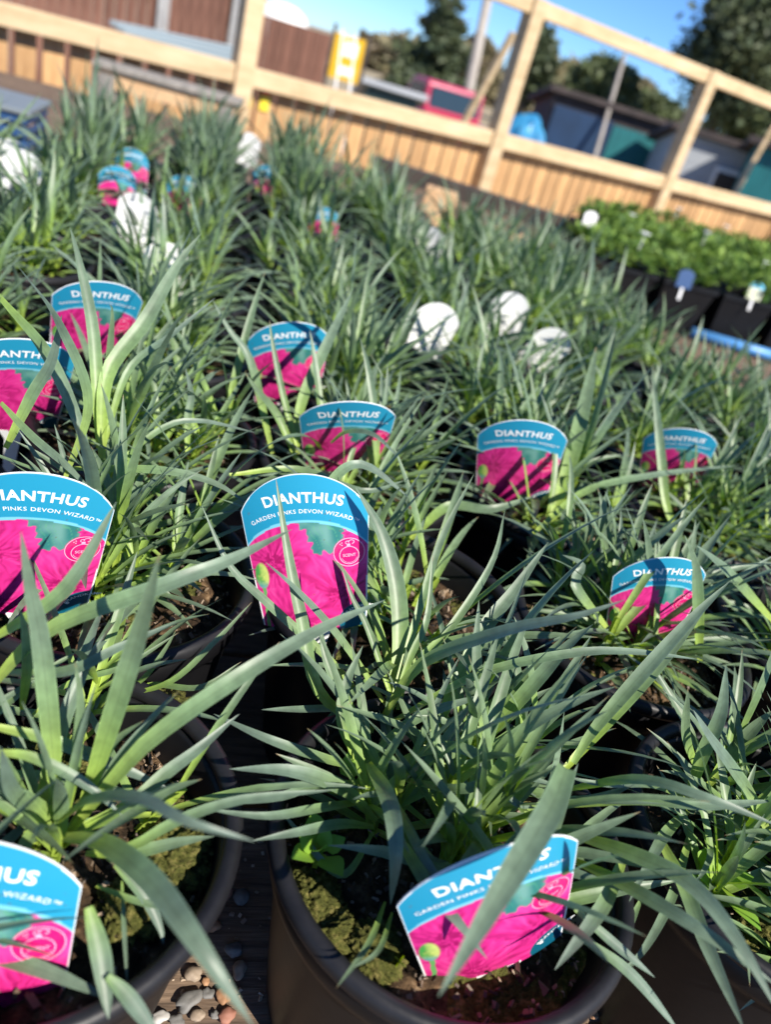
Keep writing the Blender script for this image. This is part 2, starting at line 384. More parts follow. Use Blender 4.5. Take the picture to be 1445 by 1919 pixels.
    stake = mesh_obj('stake', V, F, M['white'], smooth=False)
    return [card, face, letter, logo, stake]
CARD = build_card_meshes()
card_first = [True]
def label_thing(loc, yaw, tilt, roll, label, scale=1.0):
    t = empty('plant_label', loc)
    t.rotation_euler = (Matrix.Rotation(yaw, 3, 'Z') @ Matrix.Rotation(-tilt, 3, 'X') @ Matrix.Rotation(-roll, 3, 'Y')).to_euler()
    t.scale = (scale,) * 3
    for c in CARD:
        if card_first[0]: c.parent = t
        else:
            d = c.copy(); COL.objects.link(d); d.parent = t
    card_first[0] = False
    tag(t, label, 'plant label', 'printed plant labels stuck in the pots')
    return t

LAB = {  # x, y, z, yaw, tilt back, roll
 'L1': (0.112, 0.213, 0.124, 0.470, -0.048, 0.395), 'L2': (-0.021, 0.381, 0.143, 0.084, 0.090, 0.318),
 'L3': (-0.182, 0.327, 0.135, 0.477, -0.172, -0.045), 'L4': (0.110, 0.651, 0.135, 0.169, -0.373, 0.241),
 'L5': (0.217, 0.490, 0.132, 0.227, -0.16, 0.26), 'L6': (-0.046, 0.602, 0.135, 0.402, -0.50, 0.240),
 'L7': (0.285, 0.780, 0.140, 0.070, -0.45, 0.30), 'L8': (-0.129, 0.719, 0.134, 0.502, -0.38, 0.246),
 'L9': (-0.319, 0.668, 0.135, 0.68, -0.48, 0.0), 'L10': (-0.308, 0.526, 0.126, 0.66, -0.45, 0.0),
 'L0': (-0.0960, 0.1393, 0.096, 0.20, 0.10, 0.06)}
LABTXT = {
 'L1': 'pink and blue plant label at the front rim of the nearest central pot',
 'L2': 'upright pink and blue plant label directly behind the nearest central plant',
 'L3': 'big pink and blue plant label cut by the edge, behind the corner pot',
 'L4': 'pink and blue plant label with clear lettering, against a pot rim two rows back',
 'L5': 'pink and blue plant label crossed by green leaves, behind the right side plant',
 'L6': 'pink and blue plant label under drooping dark leaves, just behind the central label',
 'L7': 'small pink and blue plant label with one pale leaf standing across it',
 'L8': 'blurred pink and blue plant label, its lettering half covered by upright leaves',
 'L9': 'blurred pink and blue plant label behind the tall pale forked leaves',
 'L10': 'pink and blue plant label cut by the photo edge below the tall dark leaf',
 'L0': 'shaded pink and blue plant label in the bottom corner, hanging low in its pot'}
def lab_rot(yaw, tilt, roll): return np.array(Matrix.Rotation(yaw, 3, 'Z') @ Matrix.Rotation(-tilt, 3, 'X') @ Matrix.Rotation(-roll, 3, 'Y'))
PROT = []   # label outlines in view, kept mostly clear of filler leaves
for k, (x, y, z, ya, ti, ro) in LAB.items():
    sc_ = {'L5': .86, 'L7': .92}.get(k, 1.0)
    label_thing((x, y, z), ya, ti, ro, LABTXT[k], sc_)
    R_ = lab_rot(ya, ti, ro)
    pts = bend(np.array([-CWB / 2, -CW / 2, -CW / 4, 0, CW / 4, CW / 2, CWB / 2]), np.array([0.012, HS, .098, HA, .098, HS, 0.012])) @ R_.T + np.array([x, y, z])
    px, py, f = nproj(pts); PROT.append((np.stack([px, py], -1), f.mean() - .004, .9 if k in ('L1', 'L2', 'L3', 'L4', 'L0', 'L5', 'L7') else .82))
def inpoly(px, py, poly):
    ins = np.zeros(px.shape, bool); n = len(poly)
    for i in range(n):
        x0, y0 = poly[i]; x1, y1 = poly[(i + 1) % n]
        c = ((y0 > py) != (y1 > py)) & (px < (x1 - x0) * (py - y0) / (y1 - y0 + 1e-12) + x0)
        ins ^= c
    return ins
for poly, pr in (([(480, 1600), (780, 1620), (780, 1870), (1150, 1760), (1190, 1850), (900, 1919), (470, 1919)], .93),
                 ([(400, 1560), (470, 1560), (470, 1919), (240, 1919)], .9),
                 ([(400, 1160), (520, 1200), (560, 1290), (500, 1370), (400, 1330)], .75),
                 ([(740, 1040), (860, 1040), (860, 1170), (760, 1170)], .8),
                 ([(210, 1290), (400, 1300), (430, 1560), (330, 1540), (230, 1420)], .6),
                 ([(700, 1180), (830, 1200), (800, 1290), (700, 1290)], .4)):
    PROT.append((np.array(poly, float), 9.0, pr))

# ------------------------------------------------------------------ further labels: turned backs are white
def far_label(u, v, w_px, yaw, tilt, roll, text):
    """label whose head stands at picture point u, v"""
    z0 = .134 if v > 500 else .122
    p = atz(u, v, z0 + .076); R_ = lab_rot(yaw, tilt, roll)
    pts = bend(np.array([-CWB / 2, -CW / 2, -CW / 4, 0, CW / 4, CW / 2, CWB / 2]), np.array([0.03, HS, .098, HA, .098, HS, 0.03])) * .74 @ R_.T + np.array([p.x, p.y, z0])
    px, py, f = nproj(pts); PROT.append((np.stack([px, py], -1), f.mean() - .004, .2 if yaw > 2 else .5))
    return label_thing((p.x, p.y, z0), yaw, tilt, roll, text, .74)
PIV = math.pi
for (u, v, ya, ti, ro, tx) in [
    (515, 312, .25, -.1, .2, 'blurred pink and blue plant label far back, below the near fence post'),
    (625, 385, .3, -.3, .3, 'small blurred pink and blue plant label far back, nearest the middle fence post'),
    (355, 328, .3, -.2, .1, 'blurred pink and blue plant label standing apart, below the far pots'),
    (255, 280, .2, -.1, .1, 'farthest pink and blue plant label of the far pair'),
    (222, 312, .5, -.1, .0, 'blurred blue-topped plant label overlapping the white ones beneath it'),
    (820, 566, PIV + .25, .0, .1, 'white plant label back, nearest the middle of the bed, rounded top'),
    (968, 545, PIV + .3, .1, -.1, 'white plant label back half hidden behind grass-like leaves'),
    (1022, 598, PIV + .2, .2, .3, 'tilted white plant label back with leaf shadows across it'),
    (38, 280, PIV + .2, .0, .1, 'white plant label back at the photo edge beside the far rows'),
    (250, 355, PIV + .2, .1, .2, 'white plant label back just below the blue-topped labels'),
    (238, 372, PIV + .3, .0, .3, 'white plant label back highest on the near side of the white cluster'),
    (38, 262, PIV + .1, .1, -.2, 'white plant label back overlapping another at the photo edge'),
    (285, 388, PIV + .2, .0, -.3, 'leaning white plant label back in the middle of the white cluster'),
    (308, 455, PIV + .1, -.1, .1, 'lowest white plant label back of the cluster, tall and narrow'),
    (470, 250, PIV + .2, .0, .0, 'small white plant label back in front of the near fence post'),
    (815, 425, PIV - .1, .1, .0, 'white plant label back among the last rows before the dark beam')]:
    far_label(u, v, 0, ya, ti, ro, tx)

# ------------------------------------------------------------------ leaves
class Leaves:
    def __init__(s): s.V = []; s.F = []; s.A = []; s.n = 0
    def add(s, P, Wd, Nrm, rv, nx=3, cup=0.22, t0=0.0):
        """P centre line (n,3), Wd half widths, Nrm unit normals"""
        n = len(P); T = np.gradient(P, axis=0); T /= np.linalg.norm(T, axis=1)[:, None] + 1e-9
        B = np.cross(T, Nrm); B /= np.linalg.norm(B, axis=1)[:, None] + 1e-9; Nn = np.cross(B, T)
        ss = np.linspace(-1, 1, nx)
        V = P[:, None] + B[:, None] * (ss[None, :, None] * Wd[:, None, None]) + Nn[:, None] * ((np.abs(ss) ** 1.5)[None, :, None] * Wd[:, None, None] * cup)
        t = np.linspace(t0, 1, n)
        A = np.stack([np.broadcast_to(t[:, None], (n, nx)), np.full((n, nx), rv), np.broadcast_to(np.abs(ss)[None], (n, nx)), np.ones((n, nx))], -1)
        idx = s.n + np.arange(n * nx).reshape(n, nx)
        s.F.append(np.stack([idx[:-1, :-1], idx[:-1, 1:], idx[1:, 1:], idx[1:, :-1]], -1).reshape(-1, 4))
        s.V.append(V.reshape(-1, 3)); s.A.append(A.reshape(-1, 4)); s.n += n * nx
    def build(s, name, m, parent, origin=None):
        V = np.concatenate(s.V)
        if origin is not None: V = V - np.asarray(origin)
        return mesh_obj(name, V, np.concatenate(s.F), m, parent, attr=np.concatenate(s.A))
def prof(n, base=.62, peak=.45):
    t = np.linspace(0, 1, n)
    w = np.where(t < peak, base + (1 - base) * np.sin(t / peak * math.pi / 2), np.cos(np.clip((t - peak) / (1 - peak), 0, 1) * math.pi / 2) ** .8)
    w[-1] = .02
    return w
def rand_leaf(p0, az, el, L, hw, bendr, n):
    """points of an arching leaf: el start elevation, bendr total fall of the angle"""
    t = np.linspace(0, 1, n); side = nr.normal(0, .18)
    e = el - bendr * t ** 1.4; a = az + side * t
    d = np.stack([np.cos(e) * np.cos(a), np.cos(e) * np.sin(a), np.sin(e)], -1) * L / (n - 1)
    P = p0 + np.concatenate([[[0, 0, 0]], np.cumsum(d[:-1], 0)])
    tw = nr.normal(0, .45)
    N0 = np.stack([-np.sin(e) * np.cos(a), -np.sin(e) * np.sin(a), np.cos(e)], -1)
    Bs = np.stack([-np.sin(a), np.cos(a), np.zeros(n)], -1)
    ang = tw * t
    N = N0 * np.cos(ang)[:, None] + Bs * np.sin(ang)[:, None]
    return P, prof(n) * hw, N
def blocked(P):
    px, py, f = nproj(P)
    bx0, bx1, by0, by1, fm = px.min(), px.max(), py.min(), py.max(), f.min()
    for poly, dep, pr in PROT:
        if fm > dep or bx1 < poly[:, 0].min() or bx0 > poly[:, 0].max() or by1 < poly[:, 1].min() or by0 > poly[:, 1].max(): continue
        if (inpoly(px, py, poly) & (f < dep)).any() and rnd.random() < pr: return True
    return False
def too_close(P):
    px, py, f = nproj(P)
    return (f < .17).any()
def make_shoot(base, az, lean, stem, pairs, Lmul, hi, guard, up=0.0, el_bias=0.0):
    """a leafy stem with opposite pairs of strap leaves"""
    lv = Leaves(); ax = np.array([math.sin(lean) * math.cos(az), math.sin(lean) * math.sin(az), math.cos(lean)])
    n, nx = (9, 5) if hi else (6, 3)
    ph = rnd.random() * 6.28; rv0 = rnd.random()
    cnt = 0
    for k in range(pairs):
        f = k / max(1, pairs - 1)
        p0 = base + ax * stem * (0.1 + .9 * f)
        for sgn in (0, math.pi):
            a = ph + k * 1.75 + sgn + rnd.uniform(-.3, .3)
            el = math.radians(rnd.uniform(8, 38) + 50 * f ** 1.3 + up) + el_bias
            L = (rnd.uniform(.055, .095) + .012 * math.sin(f * 3.1)) * Lmul
            if rnd.random() < .14: L *= 1.4
            # lean tips outward with the shoot
            a2 = math.atan2(math.sin(a) + .8 * math.sin(lean) * math.sin(az), math.cos(a) + .8 * math.sin(lean) * math.cos(az))
            hw = rnd.uniform(.0018, .0036) * (Lmul ** .5) * (1.0 if hi else 1.12)
            b = math.radians(rnd.uniform(12, 60)) * (1.15 - .5 * f)
            P, Wd, N = rand_leaf(p0, a2, min(el, 1.5), L, hw, b, n)
            if P[:, 2].min() < .02: continue
            if guard and (blocked(P) or too_close(P)): continue
            lv.add(P, Wd, N, min(1, max(0, rv0 * .6 + rnd.random() * .5)), nx, cup=.3); cnt += 1
    # central stem as narrow sheath leaves
    P = base + ax[None] * np.linspace(-.01, stem * 1.05, 5)[:, None]
    lv.add(P, np.full(5, .0019), np.tile([0.2, -1, 0.1], (5, 1)), .9, 3, cup=1.0); lv.A[-1][:, 0] = .05
    lv.add(P, np.full(5, .0019), np.tile([-0.2, 1, 0.1], (5, 1)), .9, 3, cup=1.0); lv.A[-1][:, 0] = .05
    return lv

# ------------------------------------------------------------------ pots
PR, PH = 0.093, 0.150
def pot_meshes():
    body = MB().lathe([(.030, .002), (.066, 0.0), (.0675, .004), (.070, .02), (.0835, .118), (.0838, .122), (.0878, .124), (.0885, .128), (.0885, .139), (.086, .141), (.0835, .138), (.0800, .115), (.0665, .012), (.03, .01)], 64, close=False)
    b = body.build('pot', M['pot'], smooth=True)
    rim = []
    for k in range(13):
        a = math.radians(-60 + 300 * k / 12 )
        rim.append((PR - .0044 + .0044 * math.cos(a), .1450 + .0052 * math.sin(a)))
    r = MB().lathe(rim + [rim[0]], 72, close=False).build('rim', M['rim'], smooth=True)
    return b, r
def soil_mesh(seed, amp=1.0):
    rr = np.linspace(0, 1, 22); th = np.linspace(0, 2 * math.pi, 60, endpoint=False)
    R_, T_ = np.meshgrid(rr, th, indexing='ij'); r = R_ * .0812
    x, y = r * np.cos(T_), r * np.sin(T_)
    h = (vnoise(x * 90 + 50, y * 90 + 50, seed) - .5) * .012 + (vnoise(x * 260 + 50, y * 260, seed + 1) - .5) * .006 + (vnoise(x * 700, y * 700, seed + 2) - .5) * .003
    z = .116 + amp * h + .010 * (1 - R_ ** 2)
    V = np.stack([x, y, z], -1).reshape(-1, 3); n = len(th); F = []
    for i in range(len(rr) - 1):
        for k in range(n): F.append((i * n + k, i * n + (k + 1) % n, (i + 1) * n + (k + 1) % n, (i + 1) * n + k))
    o = mesh_obj('soil', V, [f[::-1] for f in F], mats=[M['soil'], M['moss']])
    cx = np.array([V[list(f)].mean(0) for f in F]); mk = vnoise(cx[:, 0] * 45 + 9, cx[:, 1] * 45 + 9, seed + 7) > .74
    o.data.polygons.foreach_set('material_index', mk.astype(np.int32)); return o
POT, RIM = pot_meshes(); SOILS = [soil_mesh(k * 3 + 1) for k in range(5)]
used = {}
def inst(o, parent):
    if not used.get(o.name):
        used[o.name] = True; o.parent = parent; return o
    c = o.copy(); COL.objects.link(c); c.parent = parent; return c

E1 = np.array([.179, .057]); E2 = np.array([-.057, .179]); O = np.array([.080, .257])
ORD = ['first', 'second', 'third', 'fourth', 'fifth', 'sixth', 'seventh', 'eighth', 'ninth', 'tenth', 'eleventh', 'twelfth', 'thirteenth', 'fourteenth']
cells = []
LIM = {-5: 9, -4: 9, -3: 9, -2: 9, -1: 9, 0: 9, 1: 9, 2: 8, 3: 8, 4: 7, 5: 4}
for j in range(0, 13):
    for i in range(-6, 6):
        c = O + i * E1 + j * E2; px, py, f = proj((c[0], c[1], .15))
        if not (-170 < px < 1640): continue
        if j == 0 and i < -1: continue
        if j > LIM.get(i, 12): continue
        if px > 1040 and py < 492 + .66 * (px - 1060): continue
        if px < 330 and py < 262: continue
        cells.append((j, i, c, px, py))
FIX = {(0, 0): (0.080, 0.257), (0, -1): (-.108, .2), (0, 1): (.272, .318)}
SPECIAL = {
 (0, 0): 'nearest dianthus in a black pot, its glossy rim whole in the foreground, with seedling weeds',
 (0, -1): 'dianthus in the black pot in the near corner beside the strip of pebbles',
 (0, 1): 'dianthus in the near pot on the sunny side, broad leaves arching over its wall',
 (1, 0): 'dianthus in the pot of the upright label, bare brown soil showing inside its rim',
 (1, -1): 'dianthus behind the near corner pot, its long leaves crossing the big cut label',
 (1, 1): 'dense dianthus around the label crossed by leaves, second row, inside the frame',
 (2, 1): 'dianthus in the pot whose rim holds the fully readable label, third row'}
rows = {}
for j, i, c, px, py in cells: rows.setdefault(j, []).append(i)
POTS = {}
for (j, i, c, px, py) in cells:
    c = np.array(FIX.get((j, i), tuple(c + nr.normal(0, .0035, 2)))) if (j, i) in FIX or j > 0 else c
    near = 0 <= j <= 3
    root = empty('potted_dianthus', (c[0], c[1], 0), 0)
    POTS[(j, i)] = root
    k = sorted(rows[j]).index(i)
    lab = SPECIAL.get((j, i), 'dianthus in a black pot, %s row from the front, %s from the left' % (ORD[j], ORD[k]))
    tag(root, lab, 'potted plant', 'potted dianthus plants standing in rows')
    b = inst(POT, root); r = inst(RIM, b); s_ = inst(rnd.choice(SOILS), root); s_.rotation_euler.z = rnd.random() * 6.28
    b.rotation_euler.z = rnd.random() * 6.28
    ns = {(0, 0): 12, (0, -1): 8, (0, 1): 14, (1, 1): 12, (1, 0): 11}.get((j, i), (rnd.randint(9, 11) if j < 4 else rnd.randint(8, 10)) if j > 0 else 6)
    tall = 1.0 + (.2 if (j >= 7 and i <= 0) else 0) + rnd.uniform(-.08, .14)
    cen = np.array([c[0], c[1], .120])
    for q in range(ns):
        rad = rnd.uniform(.008, .060) if q else .004; a = q * 2.399 + rnd.uniform(-.4, .4)
        base = cen + np.array([rad * math.cos(a), rad * math.sin(a), 0.002])
        lean = rad / .06 * math.radians(rnd.uniform(15, 42))
        up = rnd.uniform(-14, 12) + (24 if (j >= 7 and i <= 0) else 0)
        mul = 1.08 * tall * rnd.uniform(.82, 1.15)
        if j == 0: mul *= .92
        lv = make_shoot(base, a, lean, rnd.uniform(.02, .05) * tall, rnd.randint(7, 9), mul, near, True, up)
        lv.build('shoot', M['leaf'], root, (c[0], c[1], 0))

# ------------------------------------------------------------------ leaves that can be told apart, on the plants nearest the camera
def cat(P, n):
    P = np.asarray(P, float)
    if len(P) == 2: t = np.linspace(0, 1, n)[:, None]; return P[0] * (1 - t) + P[1] * t
    seg = np.linalg.norm(np.diff(P, axis=0), axis=1); u = np.concatenate([[0], np.cumsum(seg)]); u /= u[-1]
    ext = np.vstack([2 * P[0] - P[1], P, 2 * P[-1] - P[-2]]); out = []
    for t in np.linspace(0, 1, n):
        k = min(len(P) - 2, max(0, int(np.searchsorted(u, t, 'right')) - 1)); s = (t - u[k]) / (u[k + 1] - u[k])
        p0, p1, p2, p3 = ext[k], ext[k + 1], ext[k + 2], ext[k + 3]
        out.append(.5 * ((2 * p1) + (-p0 + p2) * s + (2 * p0 - 5 * p1 + 4 * p2 - p3) * s * s + (-p0 + 3 * p1 - 3 * p2 + p3) * s ** 3))
    return np.array(out)
HERO = {}
def H(pot, pts, z0, z1, wpx, rv=.3, bumpz=0.0, t0=0.0, face=.6, base=.42, peak=.45, cup=.3):
    """a leaf through measured points of the photograph, given real heights above the bench"""
    n = len(pts); P = []
    d = [0]
    for k in range(1, n): d.append(d[-1] + math.hypot(pts[k][0] - pts[k - 1][0], pts[k][1] - pts[k - 1][1]))
    for k, (u, v) in enumerate(pts):
        t = d[k] / d[-1]; z = z0 + (z1 - z0) * t + bumpz * 4 * t * (1 - t)
        P.append(np.array(atz(u, v, z)))
    P = cat(P, 18); mid = P[9]; dep = (mid - nC) @ nF
    view = nC - mid; view /= np.linalg.norm(view)
    N = view * face + np.array([0, 0, 1]) * (1 - face); N /= np.linalg.norm(N)
    hw = wpx * .88 * dep / FPX / 2
    HERO.setdefault(pot, []).append((P, prof(18, base, peak) * hw, np.tile(N, (18, 1)), rv, t0, cup))
A, B_, C_, D_ = (0, 0), (0, -1), (0, 1), (1, 0)
# nearest central plant
H(A, [(1062, 1440), (1030, 1520), (940, 1670), (822, 1868)], .235, .225, 62, .35, t0=.45, base=.75, peak=.3)
P_ = cat([atz(985, 1585, .135), atz(1010, 1540, .175), atz(1045, 1475, .215), atz(1061, 1441, .2352)], 12)
HERO.setdefault(A, []).append((np.array(P_), np.linspace(.0024, .0048, 12), np.tile(np.array([-.3, -.6, .74]), (12, 1)), .4, 0, .3))
H(A, [(700, 1370), (600, 1300), (565, 1160), (540, 1040), (517, 898)], .14, .255, 27, .75)
H(A, [(690, 1330), (630, 1250), (500, 1130), (430, 1060), (378, 948)], .14, .235, 20, .35)
H(A, [(722, 1320), (640, 1200), (560, 1110), (497, 1053)], .15, .23, 17, .1)
H(A, [(725, 1330), (748, 1230), (745, 1110), (715, 1000), (666, 913)], .145, .245, 37, .45)
H(A, [(715, 1350), (790, 1245), (950, 1182), (1080, 1155), (1172, 1124)], .15, .285, 30, .05, bumpz=.02)
H(A, [(745, 1330), (772, 1250), (842, 1180), (922, 1055), (947, 955)], .15, .24, 17, .55)
H(A, [(730, 1330), (760, 1230), (797, 1105), (832, 1000), (889, 888)], .15, .25, 17, .5)
H(A, [(735, 1330), (770, 1230), (800, 1160), (812, 1040)], .15, .22, 15, .8)
H(A, [(740, 1325), (690, 1180), (660, 1120), (640, 1060)], .15, .21, 14, .6)
H(A, [(690, 1445), (600, 1420), (500, 1385), (400, 1338)], .14, .165, 24, .1, bumpz=.012, face=.35)
H(A, [(705, 1540), (650, 1485), (550, 1447), (430, 1441)], .14, .17, 34, .12, bumpz=.015, face=.4)
H(A, [(690, 1470), (600, 1470), (520, 1495), (385, 1508)], .14, .16, 22, .2, bumpz=.012, face=.3)
H(A, [(695, 1500), (600, 1515), (500, 1530), (380, 1516)], .14, .165, 22, .3, bumpz=.01, face=.3)
H(A, [(700, 1550), (640, 1545), (560, 1560), (472, 1576)], .14, .16, 24, .25, bumpz=.008, face=.4)
H(A, [(690, 1430), (728, 1500), (742, 1590), (732, 1695)], .16, .16, 38, .2, bumpz=.03, face=.8)
H(A, [(680, 1350), (640, 1330), (560, 1330), (490, 1330)], .145, .17, 18, .2, face=.4)
H(A, [(690, 1400), (640, 1300), (610, 1230), (600, 1170)], .15, .2, 26, .75)
H(A, [(670, 1430), (640, 1350), (650, 1280), (680, 1210)], .15, .2, 24, .6)
H(A, [(690, 1420), (760, 1360), (820, 1330), (920, 1300)], .15, .19, 22, .2)
H(A, [(732, 1355), (897, 1265), (1072, 1225), (1190, 1222), (1312, 1236)], .15, .22, 22, .2, bumpz=.03, face=.4)
H(A, [(895, 1400), (1002, 1280), (1060, 1215), (1112, 1170)], .15, .24, 32, .45)
H(A, [(800, 1400), (902, 1190), (962, 1110), (1028, 1016)], .15, .235, 32, .4)
H(A, [(915, 1450), (905, 1330), (893, 1225), (898, 1125)], .15, .23, 25, .5)
H(A, [(930, 1480), (980, 1400), (1050, 1330), (1130, 1270)], .15, .21, 22, .6)
H(A, [(1075, 1430), (1112, 1370), (1197, 1270), (1297, 1160), (1370, 1088)], .17, .27, 30, .4, t0=.25)
H(A, [(1060, 1440), (1150, 1340), (1240, 1240), (1330, 1130)], .165, .23, 30, .8)
H(A, [(742, 1560), (802, 1660), (860, 1730), (914, 1798)], .16, .175, 30, .1, bumpz=.01)
H(A, [(745, 1520), (790, 1600), (830, 1660), (856, 1698)], .16, .17, 20, .05, bumpz=.015)
H(A, [(740, 1500), (770, 1560), (800, 1605), (842, 1616)], .15, .16, 20, .6, bumpz=.01)
H(A, [(722, 1690), (690, 1770), (630, 1852)], .14, .165, 14, .7, face=.7)
H(A, [(735, 1710), (710, 1780), (660, 1815)], .14, .165, 12, .6, face=.7)
H(A, [(740, 1430), (830, 1400), (900, 1420), (960, 1500), (1008, 1515)], .15, .17, 26, .2, bumpz=.02)
H(A, [(750, 1460), (860, 1480), (960, 1455), (1055, 1475)], .15, .18, 24, .35, bumpz=.02, face=.4)
H(A, [(960, 1550), (1020, 1510), (1110, 1500), (1190, 1470)], .15, .19, 26, .25, face=.4)
H(A, [(1172, 1600), (1140, 1680), (1112, 1725), (1040, 1818)], .18, .165, 32, .15)
H(A, [(1077, 1703), (1147, 1765), (1228, 1832)], .17, .15, 21, .1, t0=.3)
H(A, [(1097, 1760), (1187, 1830), (1275, 1935)], .16, .13, 24, .1, t0=.3)
H(A, [(1200, 1690), (1150, 1800), (1148, 1830)], .15, .14, 18, .2, t0=.3)
H(A, [(700, 1560), (640, 1640), (560, 1560), (520, 1510)], .135, .15, 16, .4)
# right hand plant, leaves arching to the bottom edge
H(C_, [(1060, 1560), (1180, 1600), (1290, 1655), (1380, 1760), (1465, 1905)], .17, .20, 40, .2, bumpz=.02, face=.45)
H(C_, [(1070, 1610), (1172, 1660), (1322, 1750), (1460, 1850)], .165, .20, 34, .25, bumpz=.015, face=.45)
H(C_, [(1230, 1560), (1282, 1660), (1322, 1765), (1398, 1935)], .165, .17, 34, .25)
H(C_, [(1060, 1480), (1197, 1462), (1322, 1495), (1460, 1548)], .175, .22, 26, .2, bumpz=.02, face=.4)
H(C_, [(1060, 1510), (1200, 1500), (1330, 1510), (1455, 1500)], .175, .2, 26, .3, bumpz=.01, face=.35)
H(C_, [(1290, 1500), (1220, 1470), (1130, 1470), (1060, 1455)], .15, .19, 24, .3, bumpz=.015, face=.4)
H(C_, [(1290, 1500), (1315, 1420), (1350, 1340), (1362, 1245)], .15, .24, 30, .3)
H(C_, [(1310, 1450), (1285, 1380), (1290, 1290)], .15, .22, 24, .75)
H(C_, [(1330, 1470), (1400, 1380), (1450, 1330)], .15, .2, 30, .8)
H(C_, [(1290, 1520), (1250, 1560), (1215, 1620), (1180, 1690)], .15, .17, 24, .3, bumpz=.01)
H(C_, [(1320, 1560), (1332, 1600), (1315, 1640), (1300, 1655)], .15, .15, 14, .5, bumpz=.01)
H(C_, [(1300, 1540), (1260, 1680), (1200, 1790), (1150, 1828)], .15, .14, 20, .3)
H(C_, [(1445, 1570), (1400, 1480), (1330, 1380), (1300, 1330)], .17, .23, 28, .05)
# near corner plant
H(B_, [(105, 1530), (95, 1380), (75, 1200), (55, 1100), (38, 996)], .15, .275, 42, .4)
H(B_, [(150, 1530), (215, 1330), (262, 1180), (300, 1035)], .15, .29, 46, .65)
H(B_, [(130, 1560), (230, 1440), (300, 1372), (450, 1268), (600, 1180), (722, 1124)], .15, .235, 38, .3, bumpz=.03)
H(B_, [(-30, 1300), (90, 1182), (300, 1100), (430, 1050), (547, 992)], .18, .255, 38, .25, bumpz=.02)
H(B_, [(-20, 1200), (90, 1132), (150, 1065), (218, 940)], .2, .27, 32, .55)
H(B_, [(110, 1540), (170, 1500), (260, 1497), (350, 1540), (478, 1577)], .17, .235, 34, .05, bumpz=.03, face=.45)
H(B_, [(120, 1570), (190, 1580), (280, 1650), (370, 1770), (475, 1925)], .17, .20, 56, .25, bumpz=.03, face=.5)
H(B_, [(130, 1560), (240, 1510), (310, 1450), (370, 1405), (448, 1338)], .15, .19, 30, .15)
H(B_, [(150, 1570), (235, 1590), (330, 1540), (450, 1500), (630, 1480)], .15, .185, 24, .3, bumpz=.01, face=.4)
H(B_, [(160, 1600), (250, 1598), (330, 1580), (402, 1567)], .15, .165, 28, .6, face=.4)
H(B_, [(140, 1560), (240, 1520), (320, 1480), (378, 1460)], .15, .185, 26, .8)
H(B_, [(140, 1540), (180, 1450), (215, 1390), (270, 1350)], .15, .2, 20, .9)
H(B_, [(125, 1530), (140, 1440), (150, 1320), (140, 1240)], .15, .23, 22, .9)
H(B_, [(120, 1540), (50, 1500), (10, 1480), (-30, 1440)], .15, .2, 34, .2)
H(B_, [(100, 1560), (60, 1520), (20, 1480), (0, 1400)], .15, .22, 36, .1)
H(B_, [(-20, 1360), (100, 1390), (225, 1440), (320, 1480)], .19, .16, 30, .05, face=.4)
H(B_, [(-20, 1410), (60, 1420), (160, 1470), (230, 1530)], .2, .17, 24, .1)
H(B_, [(-20, 1260), (120, 1260), (220, 1215), (330, 1165)], .17, .21, 26, .1, bumpz=.01, face=.4)
H(B_, [(165, 1700), (190, 1800), (203, 1910)], .17, .15, 42, .4, t0=.2)
H(B_, [(200, 1830), (240, 1870), (300, 1950)], .16, .15, 34, .1, t0=.3)
H(B_, [(228, 1650), (232, 1740), (238, 1845)], .15, .14, 10, .4, t0=.2)
H(B_, [(215, 1620), (270, 1680), (300, 1740), (305, 1770)], .16, .14, 24, .1, t0=.2)
H(B_, [(180, 1660), (260, 1690), (360, 1710)], .15, .15, 14, .6)
H(B_, [(40, 1330), (50, 1250), (45, 1180), (35, 1140)], .17, .23, 22, .85)
H(B_, [(100, 1545), (60, 1560), (20, 1640), (-20, 1700)], .15, .16, 30, .2)
# lime stems of the plant in the corner
H(B_, [(225, 1305), (320, 1277), (400, 1205), (472, 1128)], .14, .2, 13, 1.0, t0=0)
H(B_, [(230, 1300), (285, 1283), (375, 1288), (452, 1240)], .14, .17, 13, 1.0, t0=0)
H(B_, [(225, 1300), (270, 1270), (310, 1215), (330, 1180)], .14, .18, 11, 1.0, t0=0)
H(B_, [(60, 1340), (130, 1280), (230, 1250), (335, 1185)], .14, .18, 13, .9, t0=0)
# second row and further
E_ = (1, 1)
H(D_, [(560, 1000), (620, 905), (660, 872), (700, 880), (766, 932)], .19, .215, 22, .02, bumpz=.02)
H(D_, [(620, 830), (650, 810), (700, 815), (748, 858)], .2, .22, 12, .02, bumpz=.015)
H(D_, [(760, 1120), (740, 1060), (710, 1000), (668, 960)], .15, .22, 20, .3)
H(D_, [(430, 890), (560, 880), (680, 920), (760, 900)], .2, .21, 16, .3)
H(E_, [(1160, 1130), (1142, 1040), (1130, 970), (1140, 915)], .15, .235, 26, .4)
H(E_, [(1262, 1180), (1227, 1085), (1212, 1003), (1205, 970)], .15, .24, 20, .5)
H(E_, [(1312, 1240), (1307, 1100), (1300, 1050), (1284, 1003)], .15, .25, 26, .55)
H(E_, [(1450, 1165), (1372, 1080), (1340, 1050), (1306, 1022)], .18, .23, 24, .4)
H(E_, [(1140, 1180), (1080, 1100), (1090, 1060), (1055, 1040)], .15, .2, 22, .1)
H((1, -1), [(120, 900), (165, 755), (110, 610), (30, 495)], .19, .33, 22, .0)
H((1, -1), [(190, 860), (200, 705), (270, 605), (330, 500), (376, 438)], .18, .31, 32, .5)
H((1, -1), [(185, 840), (175, 630), (145, 480), (130, 425)], .18, .31, 26, .5)
H((1, -1), [(195, 800), (203, 690), (210, 590), (205, 570)], .18, .27, 16, .95)
